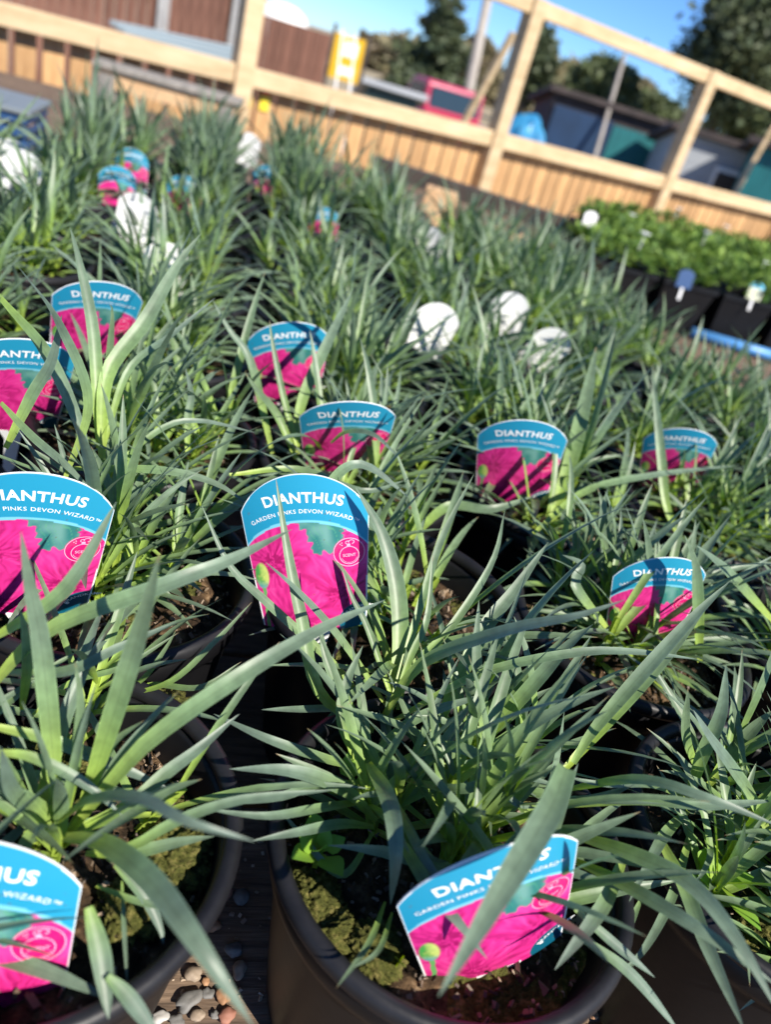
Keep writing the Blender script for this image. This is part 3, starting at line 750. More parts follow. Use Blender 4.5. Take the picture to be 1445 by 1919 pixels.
H((1, -1), [(190, 850), (240, 695), (325, 625), (403, 558)], .18, .28, 15, .1)
H((1, -1), [(0, 560), (90, 670), (150, 805), (170, 900)], .29, .18, 28, .35, t0=.2)
H((1, -1), [(0, 755), (60, 820), (120, 870), (175, 925)], .25, .18, 20, .1, t0=.2)
H((1, -1), [(185, 900), (300, 805), (375, 789), (479, 811)], .18, .21, 13, .05, bumpz=.01)
H((1, -1), [(130, 878), (300, 882), (400, 905), (470, 948)], .19, .2, 19, .4, bumpz=.01)
H((1, -1), [(10, 840), (60, 740), (95, 680), (115, 590)], .2, .29, 26, .1)
H((2, -1), [(555, 850), (565, 755), (615, 640), (662, 542)], .16, .27, 24, .3)
H((2, -1), [(510, 850), (470, 680), (430, 620), (398, 562)], .16, .25, 18, .3)
H((2, -1), [(555, 860), (520, 780), (480, 730), (460, 700)], .16, .22, 18, .9)
H((2, -1), [(350, 850), (352, 780), (358, 740), (347, 690)], .16, .22, 16, .1)
H((2, -1), [(560, 850), (530, 740), (510, 640), (505, 600)], .16, .25, 14, .8)
H((2, 1), [(1030, 990), (1072, 855), (1100, 740), (1118, 650)], .15, .27, 32, .7)
H((2, 2), [(1275, 1010), (1250, 950), (1240, 860), (1232, 780), (1222, 695)], .15, .27, 20, .5)
H((2, 1), [(770, 1010), (840, 950), (920, 955), (1000, 930)], .15, .18, 22, .6)
H((2, 2), [(1000, 1000), (1100, 920), (1230, 890), (1385, 872)], .18, .21, 16, .3)
for key, lst in HERO.items():
    root = POTS.get(key)
    if root is None: continue
    for (P, Wd, N, rv, t0, cup) in lst:
        lv = Leaves(); lv.add(P, Wd, N, rv, 5, cup, t0); o = lv.build('leaf', M['leaf'], root, tuple(root.location))

# seedling weeds in the two nearest pots
def seedling(pot, u, v, leaves):
    root = POTS[pot]; lv = Leaves(); b = np.array(atz(u, v, .135))
    for (az, L, hw, el) in leaves:
        P, Wd, N = rand_leaf(b + [0, 0, .006], az, el, L, hw, .5, 8)
        t = np.linspace(0, 1, 8); Wd = hw * np.where(t < .35, .12 + t * .4, np.sin(np.clip((t - .2) / .8, 0, 1) ** .8 * math.pi) ** .9); Wd[-1] = .0003
        lv.add(P, Wd, N, rnd.random(), 5, .15)
    for k in range(2):
        P = b + np.array([[0, 0, -.006], [0, 0, 0], [0, 0, .008]]) + [k * .001, 0, 0]; lv.add(P, np.full(3, .0007), np.tile([0, -1, 0], (3, 1)), .9, 3)
    lv.build('weed_seedling', M['weed'], root, tuple(root.location))
M['weed'] = foliage_material('weed_leaf', (0.30, 0.46, 0.04), (0.20, 0.42, 0.05), .4)
seedling(A, 592, 1612, [(-2.4, .017, .006, .5), (-.9, .019, .007, .5), (.4, .014, .005, .7), (2.2, .018, .006, .7), (3.3, .016, .006, .9), (-1.6, .014, .004, 1.2), (1.3, .012, .004, 1.2)])
seedling(A, 655, 1490, [(-2.4, .022, .007, .4), (.9, .024, .008, .6), (2.2, .018, .006, .9)])
seedling(C_, 1340, 1670, [(-1.2, .028, .008, .3), (.3, .018, .006, .7), (2.4, .018, .006, .9), (-2.8, .02, .006, .6)])
seedling(C_, 1300, 1650, [(-1.9, .018, .006, .5), (1.1, .016, .006, .9)])
# moss tufts in the front soil
def moss(pot, u, v, r):
    root = POTS[pot]; c = atz(u, v, .124) - root.location; bm = bmesh.new()
    bmesh.ops.create_icosphere(bm, subdivisions=5, radius=r)
    for q in bm.verts:
        d = q.co.normalized(); k = float(vnoise(np.array(d.x * 6 + 20), np.array(d.y * 6 + d.z * 5 + 20), 3)) * .5 + float(vnoise(np.array(d.x * 16 + 20), np.array(d.y * 16 + d.z * 12 + 20), 5)) * .35
        k += float(vnoise(np.array(d.x * 42 + 50), np.array(d.y * 42 + d.z * 30 + 50), 8)) * .22; q.co = q.co * (.6 + k); q.co.z *= .55
    me = bpy.data.meshes.new('moss'); bm.to_mesh(me); bm.free(); me.materials.append(M['moss'])
    me.polygons.foreach_set('use_smooth', np.ones(len(me.polygons), bool))
    o = bpy.data.objects.new('moss_clump', me); COL.objects.link(o); o.parent = root; o.location = c
for pot, u, v, r in ((A, 590, 1690, .012), (A, 620, 1740, .010), (A, 700, 1780, .012), (A, 560, 1660, .008), (B_, 330, 1600, .016), (B_, 250, 1700, .013), (C_, 1390, 1780, .014), (C_, 1420, 1740, .012), (B_, 300, 1330, .014)):
    moss(pot, u, v, r)

# bark and grit lying loose on the compost of the near pots
M['chip'] = foliage_material('bark_grit', (0.035, 0.022, 0.014), (0.34, 0.25, 0.17), 0)
for key in ((0, 0), (0, -1), (0, 1), (1, 0), (1, -1), (1, 1), (2, 0), (2, 1), (2, -1)):
    root = POTS.get(key)
    if root is None: continue
    r_ = np.random.default_rng(key[0] * 10 + key[1] + 50); V = []; F = []; A_ = []
    for k in range(700):
        a = r_.random() * 6.283; rr = .080 * math.sqrt(r_.random()); z = .118 + .010 * (1 - (rr / .081) ** 2) + r_.uniform(-.001, .004); L_ = r_.uniform(.0005, .0020) * (1.7 if r_.random() < .06 else 1)
        Q = r_.normal(0, 1, (3, 3)); Q, _ = np.linalg.qr(Q); B = np.array([[x, y, w] for x in (-1, 1) for y in (-1, 1) for w in (-1, 1)]) * np.array([L_, L_ * .55, L_ * .3]) * r_.uniform(.7, 1.2, (8, 3)) @ Q
        n_ = len(V); V += (B + [rr * math.cos(a), rr * math.sin(a), z]).tolist(); t_ = r_.random() ** 2.2; A_ += [[t_, t_, t_, 1]] * 8
        F += [tuple(i + n_ for i in f) for f in ((0, 1, 3, 2), (4, 6, 7, 5), (0, 4, 5, 1), (2, 3, 7, 6), (0, 2, 6, 4), (1, 5, 7, 3))]
    o = mesh_obj('bark_grit', V, F, M['chip'], root, smooth=False, attr=A_); o['kind'] = 'stuff'

# ------------------------------------------------------------------ bench, pebbles
bench = empty('display_bench', (0, 0, 0)); tag(bench, 'long low bench of weathered brown boards carrying all the pots', 'bench')
ang = math.atan2(E1[1], E1[0])
RB = Matrix.Rotation(ang, 3, 'Z')
for k in range(27):
    y = -.32 + k * .148
    c = RB @ Vector((.45, y, -.014))
    o = MB().box((0, 0, 0), (4.4, .142, .028)).build('board', M['bench'], bench, bevel=.003)
    o.location = c; o.rotation_euler.z = ang
for sx in (-1.5, .45, 2.4):
    c = RB @ Vector((sx, 1.6, -.075)); o = MB().box((0, 0, 0), (.09, 3.9, .09)).build('bearer', M['bench'], bench); o.location = c; o.rotation_euler.z = ang
    for sy in (-.1, 1.6, 3.3):
        c = RB @ Vector((sx, sy, -.43)); o = MB().box((0, 0, 0), (.09, .09, .62)).build('leg', M['bench'], bench); o.location = c; o.rotation_euler.z = ang

PC = [((0.20, 0.15, 0.105), (0.33, 0.26, 0.19)), ((0.10, 0.098, 0.09), (0.2, 0.19, 0.175)), ((0.22, 0.09, 0.06), (0.32, 0.15, 0.10)), ((0.26, 0.13, 0.06), (0.38, 0.22, 0.12)), ((0.34, 0.32, 0.29), (0.46, 0.44, 0.40))]
PM = [noisy('pebble_%s' % n, list(c), 60, 0.7, .3, 6, bscale=150, dist=.0006) for n, c in zip(('buff', 'grey', 'red', 'orange', 'pale'), PC)]
PN = ['buff', 'grey', 'reddish', 'orange', 'pale']
def pebble(u, v, r, k, el, rz, txt):
    r *= .78
    bm = bmesh.new(); bmesh.ops.create_icosphere(bm, subdivisions=3, radius=r); sd = rnd.random() * 90
    for q in bm.verts:
        d = q.co.normalized(); f = .62 + .55 * float(vnoise(np.array(d.x * 1.8 + sd), np.array(d.y * 1.8 + d.z * 1.3 + sd), 2)) + .12 * float(vnoise(np.array(d.x * 5 + sd), np.array(d.y * 5 + d.z * 4 + sd), 6))
        q.co = Vector((q.co.x * f * el, q.co.y * f, q.co.z * f * .62))
    zmin = min(q.co.z for q in bm.verts)
    me = bpy.data.meshes.new('pebble'); bm.to_mesh(me); bm.free(); me.materials.append(PM[k])
    me.polygons.foreach_set('use_smooth', np.ones(len(me.polygons), bool))
    o = bpy.data.objects.new('pebble', me); COL.objects.link(o); p = atz(u, v, 0); o.location = (p.x, p.y, -zmin + .0005); o.rotation_euler.z = rz
    tag(o, txt, 'pebble', 'pebbles on the bench boards')
for a in [(361, 1830, .0062, 0, 1.1, .3, 'round buff pebble, the largest high up in the gap of sunlit board'),
          (352, 1880, .0066, 1, 1.5, .9, 'long grey pebble slanting in the middle of the sunlit gap'),
          (388, 1866, .0042, 1, 1.1, 0, 'small dark grey pebble beside the long slanting one'),
          (384, 1842, .0030, 3, 1.1, 0, 'tiny orange pebble touching the round buff one'),
          (416, 1872, .0050, 3, 1.3, 2.6, 'orange pebble lying beside the foreground leaf tip'),
          (424, 1908, .0052, 2, 1.2, .3, 'brick red pebble near the bottom of the gap'),
          (368, 1908, .0046, 0, 1.1, 1.0, 'buff pebble low in the gap beneath the long grey one'),
          (300, 1910, .0050, 4, 1.3, .5, 'pale pebble at the bottom edge of the picture'),
          (330, 1918, .0045, 1, 1.3, .1, 'grey pebble cut by the bottom edge'),
          (418, 1683, .0066, 2, 1.2, .4, 'reddish pebble highest up in the shade between the two near pots'),
          (450, 1690, .0062, 1, 1.2, 1.4, 'grey pebble in the shade against the near pot wall'),
          (398, 1738, .0055, 3, 1.1, .2, 'orange pebble peeping from under the corner pot'),
          (436, 1786, .0066, 1, 1.1, .8, 'grey pebble in half shade midway down the gap'),
          (447, 1822, .0052, 0, 1.4, 1.5, 'buff pebble close to the near pot wall, below the half shaded one'),
          (402, 1905, .0030, 1, 1.2, .3, 'tiny grey pebble between the buff and the brick red ones'),
          (345, 1790, .0030, 3, 1.2, .3, 'tiny orange pebble by the rim of the corner pot'),
          (1070, 1912, .0050, 0, 1.2, .3, 'buff pebble in the gap on the sunny side of the nearest pot'),
          (1110, 1905, .0040, 3, 1.2, .3, 'orange pebble in the gap on the sunny side of the nearest pot')]:
    pebble(*a)

M['grit'] = foliage_material('tan_grit', (0.16, 0.10, 0.06), (0.42, 0.33, 0.24), 0)
r_ = np.random.default_rng(77); V = []; F = []; A_ = []
for k in range(1500):
    x, y = r_.uniform(-.12, .34), r_.uniform(.06, .36)
    if any(math.hypot(x - q[0], y - q[1]) < .064 for q in FIX.values()): continue
    L_ = r_.uniform(.0005, .0019); Q, _ = np.linalg.qr(r_.normal(0, 1, (3, 3)))
    B = np.array([[a, b, w] for a in (-1, 1) for b in (-1, 1) for w in (-1, 1)]) * np.array([L_, L_ * .75, L_ * .5]) * r_.uniform(.6, 1.2, (8, 3)) @ Q
    n_ = len(V); V += (B + [x, y, L_ * .4]).tolist(); t_ = r_.random(); A_ += [[t_, t_, t_, 1]] * 8
    F += [tuple(i + n_ for i in f) for f in ((0, 1, 3, 2), (4, 6, 7, 5), (0, 4, 5, 1), (2, 3, 7, 6), (0, 2, 6, 4), (1, 5, 7, 3))]
o = mesh_obj('grit', V, F, M['grit'], smooth=False, attr=A_); tag(o, 'fine tan grit scattered over the boards between the near pots', 'grit', kind='stuff')

# ------------------------------------------------------------------ bright green plants in black pots beyond the bed
def leafy_plant(p, s, lab, seed):
    root = empty('leafy_potted_plant', (p[0], p[1], 0)); tag(root, lab, 'potted plant', 'bright green bushy plants in black pots')
    h = .13
    b = MB(); w0, w1 = .062 * s, .082 * s
    def sq(w, z): return [(-w, -w, z), (w, -w, z), (w, w, z), (-w, w, z)]
    V = sq(w0, 0) + sq(w1, h) + sq(w1 + .005, h) + sq(w1 + .005, h + .012) + sq(w1 - .004, h + .012) + sq(w1 - .006, h - .012)
    F = [(3, 2, 1, 0)]
    for j in range(5):
        for k in range(4): F.append((j * 4 + k, j * 4 + (k + 1) % 4, (j + 1) * 4 + (k + 1) % 4, (j + 1) * 4 + k))
    F.append((20, 21, 22, 23)); b.add(V, F); b.build('pot', M['pot'], root)
    r_ = np.random.default_rng(seed); n = int(r_.uniform(110, 200)); hm = r_.uniform(.02, .08)
    lv = Leaves()
    for k in range(n):
        az = r_.random() * 6.283; rr = .088 * s * math.sqrt(r_.random()); hh = h + .005 + (1 - (rr / (.11 * s)) ** 2) * hm * r_.random() ** .5
        P, Wd, N = rand_leaf(np.array([rr * math.cos(az), rr * math.sin(az), hh]), az + r_.normal(0, .8), r_.uniform(.1, 1.2), r_.uniform(.025, .045), .5, .8, 5)
        Wd = np.array([.001, .0045, .0062, .0045, .0005]) * r_.uniform(.8, 1.3)
        lv.add(P, Wd, N, 0, 3, .2); lv.A[-1][:, 0] = r_.random()
    lv.build('foliage', M['bright'], root)
    for k in range(1 if seed % 4 == 1 else 0):
        m_ = MB(); a_ = r_.random() * 6.28; cx, cy, cz = .05 * math.cos(a_), .05 * math.sin(a_), h + hm + .03
        for q in range(5): m_.bar((cx, cy, cz), (cx + .013 * math.cos(q * 1.257), cy + .013 * math.sin(q * 1.257), cz + .004), .011, .0015)
        m_.tube((cx, cy, cz - .04), (cx, cy, cz), .0012, n=5).build('flower', M['white'], root)
    root.rotation_euler.z = ang
M['bright'] = foliage_material('bright_leaf', (0.045, 0.12, 0.018), (0.23, 0.35, 0.055), .3)
cnt = 0
base = np.array(atz(1275, 512, .15))[:2]
for j in range(0, 7):
    for i in range(-1, 9):
        c = base + E1 * i * 1.02 + E2 * j * 1.02
        px, py, f = proj((c[0], c[1], .15))
        if px > 1560 or px < 1095 or py < 395: continue
        if py > 520 + .33 * (px - 1250): continue
        leafy_plant(c, 1.0, 'bright green plant in a square pot, %s row beyond the gap, %s along' % (ORD[j], ORD[i + 1]), cnt + 5); cnt += 1
for (u, v, c1, c2, t) in ((1430, 525, (0.10, 0.42, 0.62), (0.48, 0.50, 0.36), 'pale label with a light blue head in the green plants, near the photo edge'), (1298, 500, (0.02, 0.06, 0.16), (0.02, 0.06, 0.16), 'dark blue blank label in the front row of the green plants'), (1115, 392, (.8, .8, .8), (.8, .8, .8), 'small white blank label standing in the farthest green plants')):
    q = atz(u, v, .20); lt = empty('plant_label', (q.x, q.y, .145), 0); lt.rotation_euler = (-.2, 0, .2); tag(lt, t, 'plant label')
    sc = .62; nA = 14; aa = [math.pi * k / nA for k in range(nA + 1)]
    hd = [(.036 * math.cos(a), .05 + .024 * math.sin(a)) for a in aa]; n_ = len(hd)
    V = [(x * sc, -.0004, z * sc) for x, z in hd] + [(x * sc, .0004, z * sc) for x, z in hd]
    mesh_obj('head', V, [tuple(range(n_))[::-1], tuple(range(n_, 2 * n_))] + [(i, (i + 1) % n_, n_ + (i + 1) % n_, n_ + i) for i in range(n_)], mat('label_head', c1, .4), lt, smooth=False)
    MB().box((0, 0, .025 * sc), (.068 * sc, .0008, .05 * sc)).build('card', mat('label_body', c2, .4), lt); MB().box((0, 0, -.015), (.007, .0008, .03)).build('stake', M['white'], lt)
pl = MB().tube(atz(1296, 622, .02), atz(1530, 690, .02), .015, n=14).build('blue_plastic_pipe', mat('blue_plastic', (0.08, 0.26, 0.55), .4), smooth=True)
tag(pl, 'bright blue plastic pipe lying on the bench between the two beds', 'pipe')

# ------------------------------------------------------------------ ground
def gz(x, y):
    d = math.hypot(x, y); return -.75 - .95 * min(1, max(0, (d - 8) / 10)) if d < 900 else -1.7
ys = [-6, -2, 0, 2, 4, 6, 8, 10, 12, 15, 18, 22, 30, 50, 100, 300, 1000, 2500]; xs = [-2500, -900, -200, -60, -25, -12, -6, -3, 0, 3, 6, 12, 25, 60, 200, 900, 2500]
V = [(x, y, gz(x, y)) for y in ys for x in xs]; nX = len(xs)
F = [(j * nX + i, j * nX + i + 1, (j + 1) * nX + i + 1, (j + 1) * nX + i) for j in range(len(ys) - 1) for i in range(nX - 1)]
g = mesh_obj('ground', V, F, noisy('ground_gravel', [(0.20, 0.16, 0.11), (0.32, 0.26, 0.18), (0.17, 0.19, 0.09)], 1.5, .95, .4, 12), smooth=True); tag(g, kind='structure')

# ------------------------------------------------------------------ timber fence
fence = empty('timber_fence', (0, 0, 0)); tag(fence, 'new pale timber fence with open upper frames and vertical boards below', 'fence')
P2 = atz(915, 240, .2); P1 = atz(450, 119, .2); P3 = atz(1245, 328, .2)
fd = (P3 - P1); fd.z = 0; fd.normalize(); fn = Vector((fd.y, -fd.x, 0))     # towards the camera
if fn.y > 0: fn = -fn
p1 = Vector((P1.x, P1.y, 0)); sp1 = (Vector((P2.x, P2.y, 0)) - p1).dot(fd); sp2 = (Vector((P3.x, P3.y, 0)) - p1).dot(fd)
posts = [-1.78 * 2, -1.78, 0, sp1, sp2, sp2 + 1.78, sp2 + 3.56]
fa = math.atan2(fd.y, fd.x); RF = Matrix.Rotation(fa, 3, 'Z')
def fp(s, out, z): return p1 + fd * s + fn * out + Vector((0, 0, z))
for s in posts:
    o = MB().box((0, 0, 0), (.1, .1, 1.68)).build('post', M['fencerail'], fence, bevel=.006); o.location = fp(s, .04, .09 - 0.0 + .0); o.rotation_euler.z = fa
    # vertical grain: post material is stretched along z
for a, b in zip(posts[:-1], posts[1:]):
    for nm, z, hh in (('mid_rail', .155, .09), ('top_rail', .885, .085)):
        o = MB().box((0, 0, 0), (b - a - .101, .07, hh)).build(nm, M['fencerail2'] if 'fencerail2' in M else M['fencerail'], fence, bevel=.005)
        o.location = fp((a + b) / 2, .035, z); o.rotation_euler.z = fa
    n = int(round((b - a) / .118)); w = (b - a) / n
    for k in range(n):
        hh = .86; o = MB().box((0, 0, 0), (w - (.026 if b <= 0.01 else .013) - rnd.random() * .006, .022, hh)).build('board', M['fence'], fence, bevel=.002)
        o.location = fp(a + (k + .5) * w, -.014, .11 - hh / 2 + rnd.uniform(-.004, .004)); o.rotation_euler.z = fa
    o = MB().box((0, 0, 0), (b - a - .101, .05, .08)).build('lower_rail', M['fence'], fence); o.location = fp((a + b) / 2, -.052, -.45); o.rotation_euler.z = fa
for (u0, v0, u1, v1, d0, d1) in ((950, 85, 872, 225, 6.2, 6.6), (1450, 240, 1380, 360, 7.0, 7.3)):
    a = atd(u0, v0, d0); b = atd(u1, v1, d1); dd = (b - a).normalized(); b = a + dd * ((a.z + 1.0) / max(.05, -dd.z))
    o = MB().bar(a - dd * .1, b, .06, .04).build('timber_prop', M['fencerail'])
    tag(o, 'slanting timber prop behind the fence %s' % ('beside the middle post' if u0 < 1000 else 'in the last open frame'), 'prop')

# dark beam along the far end of the bench, blocks and plank
M['dark'] = noisy('dark_wood', [(0.035, 0.028, 0.024), (0.09, 0.07, 0.055)], 10, .8, .4, stretch=(1, 5, 1))
a = atz(700, 308, .03); b = atz(1130, 448, .03)
o = MB().bar(a, b, .07, .07).build('edge_beam', M['dark']); tag(o, 'dark weathered timber beam along the far edge of the bench', 'beam')
M['block'] = noisy('raw_wood', [(0.45, 0.27, 0.13), (0.62, 0.42, 0.24)], 8, .8, .2)
for (u, v, s, t) in ((820, 390, .11, 'square pale wooden block standing before the dark beam'), (812, 425, .09, 'lower pale wooden block half behind leaves, under the square one'), (950, 470, .10, 'pale wooden block lying on the bench towards the green plants')):
    p = atz(u, v, .05); o = MB().box((0, 0, 0), (s, s * .7, s)).build('wooden_block', M['block'], bevel=.004); o.location = (p.x, p.y, s / 2 + .001); o.rotation_euler.z = rnd.random()
    tag(o, t, 'block')
M['grey'] = noisy('weathered_grey_wood', [(0.18, 0.17, 0.155), (0.34, 0.31, 0.27)], 6, .85, .3, stretch=(8, 1, 1))
tb = empty('plank_trestle', (0, 0, 0)); tag(tb, 'weathered plank table with a grey edge standing against the board fence', 'table')
a = atd(180, 110, 3.2); b = atd(455, 196, 3.35); 
a.z = b.z = (a.z + b.z) / 2
MB().bar(a, b, .16, .02).build('tabletop', M['grey'], tb)
MB().bar(a + Vector((0, 0, -.045)), b + Vector((0, 0, -.045)), .12, .07).build('apron', M['block'], tb)
for q, w in ((a.lerp(b, .1), .1), (a.lerp(b, .9), -.1), (a.lerp(b, .1), -.1), (a.lerp(b, .9), .1)):
    q = q + Vector((-(b - a).normalized().y, (b - a).normalized().x, 0)) * w * .5
    MB().box((q.x, q.y, (q.z - .03 - .75) / 2), (.06, .06, q.z - .03 + .75)).build('leg', M['grey'], tb)

# blue crate at the photo edge
M['blue'] = mat('blue_crate_plastic', (0.02, 0.065, 0.17), .5)
cr0 = empty('blue_crate', (0, 0, 0)); tag(cr0, 'blue slatted plastic crate with a grey lid at the photo edge', 'crate')
c = atz(-30, 245, .06); cr0.scale = (.45, .6, .55); cr0.location = (c.x, c.y, 0); cr0.rotation_euler.z = ang
for z in (.02, .07, .12, .17, .22):
    MB().box((0, -.17, z), (.5, .015, .03)).box((0, .17, z), (.5, .015, .03)).box((-.25, 0, z), (.015, .325, .03)).box((.25, 0, z), (.015, .325, .03)).build('slat_band', M['blue'], cr0, bevel=.003)
m_ = MB()
for x in (-.235, -.08, .08, .235):
    for y in (-.16, .16): m_.box((x, y, .12), (.02, .012, .24))
m_.build('corner_ribs', M['blue'], cr0)
MB().box((0, 0, .25), (.54, .38, .02)).build('lid', mat('grey_lid', (0.16, 0.19, 0.21), .6), cr0, bevel=.004)

# ------------------------------------------------------------------ beyond the fence
def wallbase(p): return gz(p.x, p.y)
M['brown'] = noisy('brown_stained_boards', [(0.075, 0.033, 0.022), (0.14, 0.065, 0.045), (0.19, 0.10, 0.07)], 3, .85, .2, stretch=(8, 8, 1), rand=.15)
M['conc'] = noisy('concrete', [(0.30, 0.30, 0.30), (0.42, 0.42, 0.41)], 8, .9, .2)
bf = empty('brown_fence', (0, 0, 0)); tag(bf, 'dark brown close-boarded fence with grey concrete posts behind the timber fence', 'fence')
A0 = atd(620, 72, 9.5); A1 = atd(-160, -160, 7.4)
A0.z = A1.z = atd(620, 66, 9.5).z
dd = (A1 - A0); LL = dd.length; dd.normalize(); fa2 = math.atan2(dd.y, dd.x); hz = A0.z - (-.85)
for k in range(min(95, int(LL / .115))):
    p = A0 + dd * (.06 + k * .115); gap = .012 if (k // 6) % 2 else .004
    zt = A0.z + (0.55 if k * .115 > 1.0 else 0)
    o = MB().box((0, 0, 0), (.115 - gap, .025, zt + .85)).build('board', M['brown'], bf); o.location = (p.x, p.y, (zt - .85) / 2); o.rotation_euler.z = fa2
for (u, v, w) in ((305, 30, .1), (440, 60, .1)):
    d0 = ray(u, v); # meet the fence line
    t = (A0.x * dd.y - A0.y * dd.x) / (d0.x * dd.y - d0.y * dd.x); p = Vector((d0.x * t, d0.y * t, 0)); q = p - Vector((p.x, p.y, 0)).normalized() * .08
    MB().box((q.x, q.y, (A0.z + .6 - .85) / 2), (w, w, A0.z + .6 + .85)).build('concrete_post', M['conc'], bf)
M['steel'] = mat('galvanised_steel', (0.20, 0.25, 0.28), .5, .3)
for k in range(4):
    a = atd(205 + 12 * k, 42 + 9 * k, 5.6); b = atd(440, 92 + 9 * k, 6.0)
    o = MB().bar(a, b + (b - a) * .12, .05, .035).build('steel_profile', M['steel'], bevel=.004)
    tag(o, '%s long grey steel profile of the pile behind the fence' % ['topmost', 'second', 'third', 'lowest'][k], 'steel profile', 'steel profiles stacked behind the fence')
st = empty('steel_rack', (0, 0, 0)); tag(st, 'grey steel rack holding the pile of profiles', 'rack')
for u in (250, 420):
    p = atd(u, 60 + (u - 205) * .21 + 28, 5.9); MB().box((p.x, p.y + .05, (p.z - .8) / 2), (.05, .05, p.z + .8)).build('upright', M['steel'], st); MB().bar(p, p + Vector((.0, .3, 0)), .05, .04).build('bracket', M['steel'], st)
# white dome tent
p = atd(528, 34, 22); m_ = MB().lathe([(1.0, -.9), (1.02, -.35), (.95, 0), (.8, .22), (.55, .38), (.25, .46), (.02, .48)], 32, close=True)
o = m_.build('white_dome', noisy('white_cover', [(0.72, 0.72, 0.70), (0.85, 0.84, 0.8)], 2, .6), smooth=True); o.location = (p.x, p.y, p.z); o.scale = (.75, .75, .75)
tag(o, 'white domed cover showing over the brown fence', 'dome'); o.scale = (.8, .8, 1.6 * .5); 
# yellow board and white ladder
def facing(p):  # yaw that turns -Y to the camera
    return math.atan2(p.x, p.y) * -1
yb = empty('yellow_board', (0, 0, 0)); p = atd(650, 110, 8.6); yb.location = (p.x, p.y, p.z); yb.rotation_euler.z = facing(p)
tag(yb, 'yellow site board with white notices beyond the brown fence', 'board')
MB().box((0, 0, 0), (.34, .03, .44)).build('panel', mat('yellow_paint', (0.62, 0.36, 0.008), .5), yb)
MB().box((.02, -.018, .09), (.16, .004, .14)).build('notice', M['white'], yb); MB().box((.02, -.018, -.12), (.16, .004, .08)).build('notice', M['white'], yb)
MB().box((-.19, 0.0, -.5), (.04, .04, 1.6)).box((.2, 0.0, -.5), (.04, .04, 1.6)).build('frame_post', M['dark'], yb)
ld = empty('white_ladder', (0, 0, 0)); p = atd(655, 62, 8.2); q = atd(641, 175, 7.9); tag(ld, 'white metal ladder leaning in front of the yellow board', 'ladder')
dq = (q - p).normalized(); q = p + dq * ((p.z + .85) / -dq.z); sd = Vector((1, 0, 0)) * .075
MW = mat('white_enamel', (0.8, 0.8, 0.78), .4)
for s_ in (-1, 1): MB().bar(p + sd * s_, q + sd * s_, .016, .03).build('stile', MW, ld)
for k in range(8):
    c = p.lerp(q, .03 + k * .125); MB().bar(c - sd, c + sd, .014, .014).build('rung', MW, ld)

# trees
def crown(name, c, rx, ry, rz, n, size, m, parent, seed, shape='round', clumps=40):
    """small leaf faces gathered in clumps through the crown's volume"""
    r = np.random.default_rng(seed); V = []; F = []; A = []
    cc = []
    while len(cc) < clumps:
        d = r.uniform(-1, 1, 3)
        if shape == 'round':
            if np.linalg.norm(d) > 1: continue
            if np.linalg.norm(d) < .45 and r.random() < .6: continue
        else:
            h = (d[2] + 1) / 2
            if math.hypot(d[0], d[1]) > (1 - h) ** .9 * (.7 + .5 * abs(math.sin(h * 14 + d[0] * 2))) + .03: continue
        cc.append(d)
    cc = np.array(cc); k = r.integers(0, clumps, n); cs = r.uniform(.12, .30, clumps) if shape == 'round' else r.uniform(.05, .16, clumps); ct = r.random(clumps)
    P = cc[k] + r.normal(0, 1, (n, 3)) * cs[k][:, None] * np.array([1, 1, .55])
    if shape != 'round': P[:, 2] -= np.hypot(P[:, 0], P[:, 1]) * .15
    P = P * np.array([rx, ry, rz]) * (.8 if shape == 'round' else .9) + np.array(c)
    U = r.normal(0, 1, (n, 3)); U /= np.linalg.norm(U, axis=1)[:, None]; T = np.cross(U, r.normal(0, 1, (n, 3))); T /= np.linalg.norm(T, axis=1)[:, None]
    s = size * r.uniform(.5, 1.4, n)[:, None]
    V = np.stack([P - U * s - T * s * .3, P + U * s * .2 - T * s * .6, P + U * s + T * s * .3, P - U * s * .2 + T * s * .6], 1).reshape(-1, 3)
    F = np.arange(4 * n).reshape(n, 4)
    a = np.clip(ct[k] * .7 + r.random(n) * .4, 0, 1); A = np.repeat(np.stack([a, a, a, np.ones(n)], -1), 4, 0)
    return mesh_obj(name, V, F, m, parent, smooth=False, attr=A)
M['con'] = foliage_material('conifer_needles', (0.030, 0.050, 0.022), (0.10, 0.125, 0.055), .15)
M['oak'] = foliage_material('evergreen_leaves', (0.035, 0.060, 0.022), (0.13, 0.16, 0.06), .2)
M['bare'] = foliage_material('budding_twigs', (0.13, 0.10, 0.06), (0.22, 0.20, 0.10), .1)
M['bark'] = noisy('bark', [(0.07, 0.05, 0.035), (0.14, 0.11, 0.08)], 5, .9, .5)
